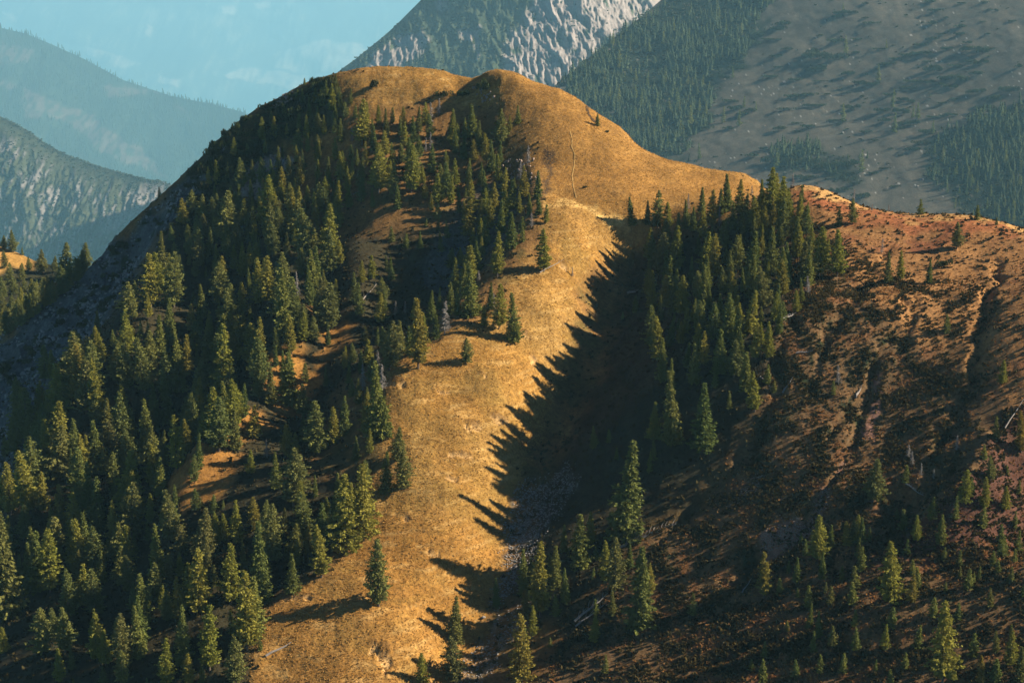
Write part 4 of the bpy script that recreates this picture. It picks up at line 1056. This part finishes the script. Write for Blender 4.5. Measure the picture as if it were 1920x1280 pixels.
for p in RM_ROCKS: rk = np.maximum(rk, sstep(-7, 7, poly_sd(RM["U"], RM["V"], p)))
P, k = sheet_points(RM, 1.06 - rk, 5200, rg)
scatter("mountain_scrub", P, CV, CF, k * rg.uniform(2.5, 7, len(k)), rg, m_farscrub, (.5, .9))
P, k = sheet_points(KN, 1.0 * (KN["V"] > 520), 500, rg)
scatter("knoll_scrub", P, CV, CF, k * rg.uniform(4, 9, len(k)), rg, m_moss, (.5, .9))

# ---------------------------------------------------------------- rock outcrops, boulders
STM = [tri_mesh("rock", v, f, [m_stone2]) for v, f in ST]; STG = [tri_mesh("boulder", v, f, [m_stone]) for v, f in ST]
def outcrop(label, poly, n, size, meshes, name="rock_outcrop"):
    c = np.mean(poly, 0); p0 = hit(c[0], c[1] + 3)
    if p0 is None: return
    e = bpy.data.objects.new(name, None); COL.objects.link(e); e.location = p0
    e["label"] = label; e["category"] = "rock outcrop"
    e.empty_display_size = .1
    for u, v in in_poly(poly, n, RSC):
        p = hit(u, v)
        if p is None or abs(p[1] - p0[1]) > 60: continue
        o = bpy.data.objects.new("rock", meshes[random.randrange(len(meshes))]); COL.objects.link(o); o.parent = e
        k = size * RSC.uniform(.6, 1.4) * dist_c(p) / F
        o.location = Vector(p) - Vector(p0) + Vector((0, 0, .2 * k)); o.scale = (k * .7, k * .8, k * 1.5)
        o.rotation_euler = (RSC.normal() * .3, RSC.normal() * .3 + .3, RSC.random() * 6.28)
outcrop("rust coloured broken crag catching the sun on the upper left slope", [(445,348),(470,312),(500,295),(528,290),(530,320),(500,350),(495,372),(455,368)], 150, 4.2, STM)
outcrop("pale rocks under the left skyline beside a small tree", [(508,190),(540,170),(562,180),(540,200),(512,204)], 45, 3.4, STM)
outcrop("grey blue shaded rocks at the left end of the grassy shelf", [(510,300),(530,272),(536,300),(525,330),(512,345)], 40, 3.6, STG)
outcrop("dark rocky bluff between grey larches left of the golden dome", [(930,300),(1000,300),(1015,330),(985,350),(935,345)], 60, 3.5, STM)
outcrop("small dark rocks on the brow of the summit ridge", [(885,165),(915,155),(930,185),(905,195)], 26, 3.2, STM)
outcrop("pale rock ledges edging the steep left flank", [(215,520),(260,480),(262,500),(220,545)], 34, 4, STG)
outcrop("pale broken rocks high on the left flank under the skyline", [(300,385),(350,340),(370,350),(330,400)], 34, 3.6, STG)
outcrop("pale rock rib low on the steep left flank", [(120,650),(170,600),(180,620),(130,690)], 34, 4, STG)
def boulder(label, u, v, px, S=None):
    p = on_sheet(S, u, v) if S else hit(u, v)
    if p is None: return
    k = px * dist_c(p) / F * .5
    o = bpy.data.objects.new("boulder", STG[random.randrange(8)]); COL.objects.link(o)
    o.location = (p[0], p[1], p[2] + .35 * k); o.scale = (k, k, k); o.rotation_euler = (.2, .1, random.random() * 6.28)
    o["label"] = label; o["category"] = "boulder"
boulder("pale boulder in the dark gully bottom below the golden strip", 907, 1159, 13)
boulder("white boulder low on the hazy slope, higher of two", 1728, 339, 8, RS)
boulder("white boulder low on the hazy slope, lower of two", 1721, 352, 6, RS)
boulder("white boulder topping a stone streak on the hazy slope", 1434, 238, 5, RS)

# ---------------------------------------------------------------- fallen trunks
def fallen(label, u0, v0, u1, v1, r=.22, ribs=0, lift=.3, twig=.0):
    a = hit(u0, v0); b = hit(u1, v1)
    if a is None or b is None: return
    a, b = Vector(a), Vector(b)
    L = (b - a).length
    e = bpy.data.objects.new("fallen_tree", None); COL.objects.link(e); e.location = a; e.empty_display_size = .1
    e["label"] = label; e["category"] = "fallen tree"
    d = b - a
    pts = [d * t + Vector((0, 0, lift + .15 * math.sin(t * 7))) for t in (0, .25, .5, .75, 1)]
    V, Fc = join([tube(pts, [r * 1.2, r, r * .85, r * .65, r * .3], 8)])
    o = link(bpy.data.objects.new("trunk", tri_mesh("fallen_trunk", V, Fc, [m_grey]))); o.parent = e
    n = d.normalized(); side = n.cross(Vector((0, 0, 1))).normalized()
    rg_ = random.Random(int(u0 * 7 + v0))
    br = []
    for i in range(ribs):
        t = .12 + .84 * i / max(1, ribs - 1); s = d * t + Vector((0, 0, lift)); Lr = (1.9 - .9 * t) * rg_.uniform(.6, 1.2) * min(1.4, L / 8)
        sg = 1 if i % 2 else -1
        dr = (side * sg * rg_.uniform(.3, .8) + Vector((0, 0, rg_.uniform(.5, 1))) + n * .5).normalized() * Lr
        br.append(tube([s, s + dr * .6 + Vector((0, 0, .12)), s + dr + n * .25], [r * .35, r * .25, r * .1], 4))
    if br:
        V, Fc = join(br)
        o = link(bpy.data.objects.new("branches", tri_mesh("fallen_branches", V, Fc, [m_grey]))); o.parent = e
fallen("bleached fallen trunk with upright rib like branches beside the tallest spruce", 1160, 1030, 1268, 985, .3, 26, .5)
fallen("upper of two parallel bleached trunks lying by the forked larch", 1077, 1168, 1136, 1120, .25, 12, .5)
fallen("lower of two parallel bleached trunks lying by the forked larch", 1079, 1176, 1132, 1136, .18, 8, .3)
fallen("short bleached pole leaning left of a lone bright larch", 1391, 1117, 1407, 1093, .13, 2, .8)
fallen("pale log lying in the dark dell below the hollow", 680, 563, 706, 534, .18, 3, .2)
fallen("grey dead trunk leaning at the dell's left edge by tall larches", 612, 503, 636, 486, .2, 5, .9)
fallen("thin fallen trunk on the golden strip near the dome", 1012, 513, 1057, 488, .14, 6, .3)
fallen("dark log lying on dry grass at the bottom clearing", 498, 1230, 546, 1205, .25, 0, .15)
fallen("long thin dead pole leaning at the right edge of the picture", 1884, 806, 1919, 752, .14, 0, .5)
fallen("pale branch pile trunk below the wooded spur", 1425, 708, 1446, 729, .16, 7, .3)
fallen("curved pale fallen trunk among trees on the wooded spur", 1466, 601, 1489, 592, .25, 10, .4)
fallen("pale fallen trunk with sparse branches above the soil slide", 1492, 664, 1524, 660, .16, 8, .3)
fallen("grey log lying beside the stony rill below the spur", 1467, 738, 1485, 712, .18, 2, .3)
fallen("pale log standing over the upper red soil slide", 1604, 748, 1615, 728, .28, 3, .4)
fallen("tangle of a bleached fallen tree below the grey bush", 1698, 910, 1731, 932, .16, 14, .4)
fallen("white root end of an uprooted tree in the shaded gully", 1176, 553, 1196, 549, .3, 9, .6)
fallen("short pale log in the deep shade of the dell", 662, 366, 682, 355, .15, 2, .2)

# ---------------------------------------------------------------- paths
def strip(name, line, w, mat, lift=.12):
    pts = []
    for (a, b), (c, d) in zip(line[:-1], line[1:]):
        n = max(2, int(math.hypot(c - a, d - b) / 2.5))
        pts += [(a + (c - a) * i / n, b + (d - b) * i / n) for i in range(n)]
    W = [Vector(p) for p in (hit(*q) for q in pts + [line[-1]]) if p]
    V, Fc = [], []
    rr = random.Random(3)
    for i, p in enumerate(W):
        t = (W[min(i + 1, len(W) - 1)] - W[max(i - 1, 0)]); s = Vector((t.y, -t.x, 0)).normalized() * w * rr.uniform(.6, 1.3)
        for q in (p - s, p + s): V.append((q.x, q.y, float(ground(q.x, q.y)) + lift))
        if i: Fc.append((2 * i - 2, 2 * i - 1, 2 * i + 1, 2 * i))
    return link(bpy.data.objects.new(name, tri_mesh(name, V, Fc, [mat])), "structure")
strip("footpath", [(1069,246),(1073,262),(1072,276),(1078,290),(1077,310),(1073,330),(1075,350),(1081,372)], .15, plain_mat("path_earth", (.54, .33, .12), (.42, .24, .07), 1.5))
strip("ditch_path", [(1100,190),(1101,205),(1104,215),(1112,226),(1119,231),(1121,222)], .5, plain_mat("dark_earth", (.10, .055, .025), (.05, .03, .016), 1.5))
# ================================================================== LABELS
ZONES = [(70,480,"on the knoll beyond the left flank"),(30,560,"low on the knoll beyond the left flank"),
 (480,230,"just below the hill's left skyline"),(400,340,"on the left skyline slope beside the crag"),(590,180,"near the grassy top of the left skyline"),(560,300,"by the grassy shelf above the crag"),
 (690,230,"in the wood just under the summit"),(790,260,"in the summit wood's middle"),(720,330,"at the lower edge of the summit wood"),(880,240,"under the rocky brow of the summit"),(950,290,"where the summit wood meets the golden dome"),
 (960,390,"by the grey bluff beside the golden dome"),(830,400,"alone in the dark dell"),(920,480,"above the strip at the dell's right edge"),
 (600,400,"on the slope left of the dell"),(460,420,"in the wood right below the crag"),(360,440,"in the upper left wood beside the cliff"),(560,520,"on the sunlit bank left of the dell"),(430,540,"in the middle of the left wood"),(280,580,"at the left wood's cliff edge"),
 (170,660,"below the pale cliff at the left"),(420,650,"around the giant tree above the sunlit patch"),(520,640,"beside the sunlit patch in the left wood"),(310,720,"in the shaded hollow of the left wood"),(100,730,"low on the left flank"),
 (830,560,"on the grassy knoll along the strip"),(940,590,"on the strip's upper left edge"),(720,620,"along the spine under the dell"),(670,700,"on the spine left of the strip"),(600,740,"in the shade below the sunlit bank"),(700,800,"among grey larches at the strip's edge"),
 (560,830,"in the wood left of the strip"),(280,830,"above the lowest sunlit patch"),(90,860,"at the left edge of the left wood"),(210,900,"in the lower left wood"),(400,930,"below the lowest sunlit patch"),(720,880,"in the pair beside the golden strip"),
 (540,960,"in the lower wood near the strip"),(640,990,"on the strip's lower left edge"),(60,1020,"at the lower left edge of the wood"),(230,1080,"in the dark lower left hollow"),(350,1040,"in the lower wood's thick middle"),(450,1080,"above the bottom clearing"),(480,1220,"beside the bottom clearing"),(330,1240,"at the bottom of the left wood"),(150,1240,"in the bottom left corner"),
 (1210,400,"at the left end of the wooded spur"),(1340,400,"on the wooded spur's crest"),(1430,380,"at the top of the wooded spur"),(1480,460,"in the thick of the wooded spur"),(1560,490,"at the right edge of the wooded spur"),(1330,520,"in the shade under the spur's crest"),(1450,570,"on the right flank of the wooded spur"),(1390,680,"on the lower wooded spur"),(1300,800,"low on the shaded gully wall"),(1180,560,"deep in the shaded gully"),
 (1680,510,"on the brown hilltop"),(1800,430,"by the brown hilltop's crest"),(1540,390,"on the saddle right of the wooded spur"),(1590,700,"above the red soil slide"),(1780,600,"in the furrow of the brown slope"),(1870,720,"on the purple brown slope"),
 (1120,840,"in the dark gully above the tallest spruce"),(1160,980,"on the gully's right bank"),(1050,1040,"in the shaded lower gully"),(990,1140,"at the gully's bottom by the boulder"),(860,1230,"at the bottom end of the strip"),(1200,1120,"beside the parallel fallen trunks"),(980,1270,"at the bottom edge below the gully"),
 (1420,1100,"near the short leaning pole"),(1530,1020,"on the heath below the soil slide"),(1620,920,"below the grey bush on the heath"),(1600,1010,"in the tight cluster on the heath"),(1670,1100,"in the middle of the lower heath"),(1700,930,"among dead twigs on the heath"),(1830,940,"in the thicket at the right edge"),(1880,860,"beside the leaning pole at right"),(1760,1000,"below the right edge thicket"),(1850,1080,"on the open heath at the right"),(1560,1180,"on the heath's dark lower stripe"),(1740,1200,"around the big bottom right larch"),(1860,1230,"in the bottom right corner"),(1680,1270,"at the bottom edge of the heath"),
 (1150,160,"in the dark wood on the hazy slope's left"),(1290,230,"on the hazy slope above the dome's flank"),(1480,310,"by the big scrub patch on the hazy slope"),(1650,230,"in the middle of the hazy far slope"),(1830,330,"in the wood on the hazy slope's right"),(1500,120,"high on the hazy far slope"),(850,90,"on the rocky mountain behind the summit")]
ZP = np.array([(z[0], z[1]) for z in ZONES], float)
LOOK = {"larch_tree": "yellow-green larch", "yellow_larch": "golden larch", "spruce_tree": "dark green spruce", "stone_pine": "rounded green pine", "dead_tree": "grey dead tree", "young_conifer": "young conifer", "conifer_tree": "hazy blue-green conifer"}
ORD = ["first", "second", "third", "fourth", "fifth", "sixth", "seventh", "eighth", "ninth", "tenth", "eleventh", "twelfth", "thirteenth", "fourteenth", "fifteenth", "sixteenth", "seventeenth", "eighteenth"]
SPECIAL = [(1167,1010,"tallest spruce of the gully, standing by the ribbed fallen trunk"),(570,158,"tiny dark spruce standing alone on the left skyline"),(1120,233,"small dark spruce alone on the bare golden dome"),
 (1794,465,"bushy round pine casting a long shadow on the brown hilltop"),(870,678,"small lone larch in the middle of the golden strip"),(710,1130,"open spreading larch by itself low on the golden strip"),(964,638,"last tall larch where the strip narrows below the bluff"),(785,688,"tall leaning larch on the knoll's left corner"),
 (417,768,"giant tree with a bare lower trunk above the sunlit patch"),(1440,400,"tallest larch on the wooded spur's top, breaking the skyline"),(1320,567,"single bright spruce in the dark shade under the spur"),(1260,833,"bright full spruce low on the gully wall, above the smaller two"),(1317,838,"narrow spruce right of the bright full one on the gully wall"),
 (1665,1132,"full bright larch in the middle of the lower heath"),(1767,1280,"big ragged larch at the bottom right with a split trunk"),(1430,1115,"lone bright larch beside the short leaning pole"),(1530,1050,"broad round pine on the heath below the soil slide"),(1635,938,"broad grey-green pine in the shadowed heath under the bush"),(1570,720,"bushy grey dead tree above the red soil slide"),(1562,738,"small yellow larch at the foot of the grey bush"),
 (548,1109,"small spruce standing free at the clearing's upper rim"),(1735,408,"small round pine on the brown crest"),(1832,412,"last little pine along the brown crest"),(1878,718,"slender bright larch alone on the purple brown slope"),(905,535,"dark pointed spruce behind the grassy knoll"),(489,1210,"tiny spruce at the left rim of the bottom clearing"),(298,365,"small pine on the skyline above the left cliff"),(931,1132,"small dim larch by the gully's stones"),(1915,850,"golden larch cut by the right edge of the picture")]
used = set()
for u, v, lab in SPECIAL:
    c = [(((t["u"] - u) ** 2 + (t["v"] - v) ** 2) ** .5, i) for i, t in enumerate(TREES) if i not in used and not t["far"]]
    d, i = min(c)
    if d < 22:
        used.add(i); TREES[i]["o"]["label"] = lab
def size_word(t):
    return "small " if t["h"] < 6.0 else ("tall " if t["h"] > 11.5 else "")
sets = {}
for i, t in enumerate(TREES):
    if i in used: continue
    z = int(np.argmin(((ZP - np.array([t["u"], t["v"]])) ** 2).sum(1)))
    sets.setdefault((z, t["kind"], "" if t["far"] else size_word(t)), []).append(t)
for (z, k, sw), ts in sets.items():
    ts.sort(key=lambda t: t["u"])
    base = sw + LOOK[k] + " " + ZONES[z][2]
    for j, t in enumerate(ts):
        if len(ts) == 1: t["o"]["label"] = base
        elif len(ts) <= 18: t["o"]["label"] = base + ", " + ORD[j] + " from the left"
        else: t["o"]["label"] = base
ts = sorted([b for b in BUSHES if b["where"] == "hill"], key=lambda b: b["o"].location.x)
HL = {}
for b in BUSHES:
    o = b["o"]
    if b["where"] == "left flank": o["label"] = "dark dwarf pine clinging to the steep rocky left flank"
    elif b["where"] == "left skyline": o["label"] = "dark dwarf pine in the scrub under the hill's left skyline"
for j, b in enumerate(ts):
    b["o"]["label"] = "low dark bush on the hill's sunny upper ground, %s from the left" % ORD[j]

FZ = [(1080,190,"in the far slope's dark left wood"),(1200,90,"on the far slope's left shoulder"),(1330,60,"at the far slope's upper left"),(1330,170,"along the far slope's left wood edge"),(1360,250,"over the dome's right flank"),(1480,60,"high on the far slope"),(1500,110,"at the upper middle of the far slope"),(1500,190,"in the middle of the far slope"),(1500,300,"in the low scrub patch of the far slope"),(1580,90,"right of the upper middle scrub"),(1600,200,"among the small far conifers"),(1600,330,"above the brown ridge"),(1700,40,"near the far slope's upper edge"),(1740,90,"at the far slope's upper right"),(1740,150,"in the right middle scrub belt"),(1690,260,"left of the far right wood"),(1850,60,"at the far slope's right top"),(1850,160,"above the far right wood"),(1850,270,"in the far right wood")]
FP = np.array([(z[0], z[1]) for z in FZ], float)
fs = {}
for b in BUSHES:
    if b["where"] != "far slope": continue
    l = b["o"].location
    u, v = pix(l.x, l.y, l.z)
    z = int(np.argmin(((FP - np.array([u, v])) ** 2).sum(1)))
    fs.setdefault((z, "broad" if b["w"] > 16 else "small"), []).append((u, b["o"]))
for (z, sw), bs in fs.items():
    bs.sort(key=lambda t: t[0])
    for j, (u, o) in enumerate(bs):
        o["label"] = sw + " dwarf pine " + FZ[z][2] + ("" if len(bs) == 1 or len(bs) > 18 else ", " + ORD[j] + " from the left")
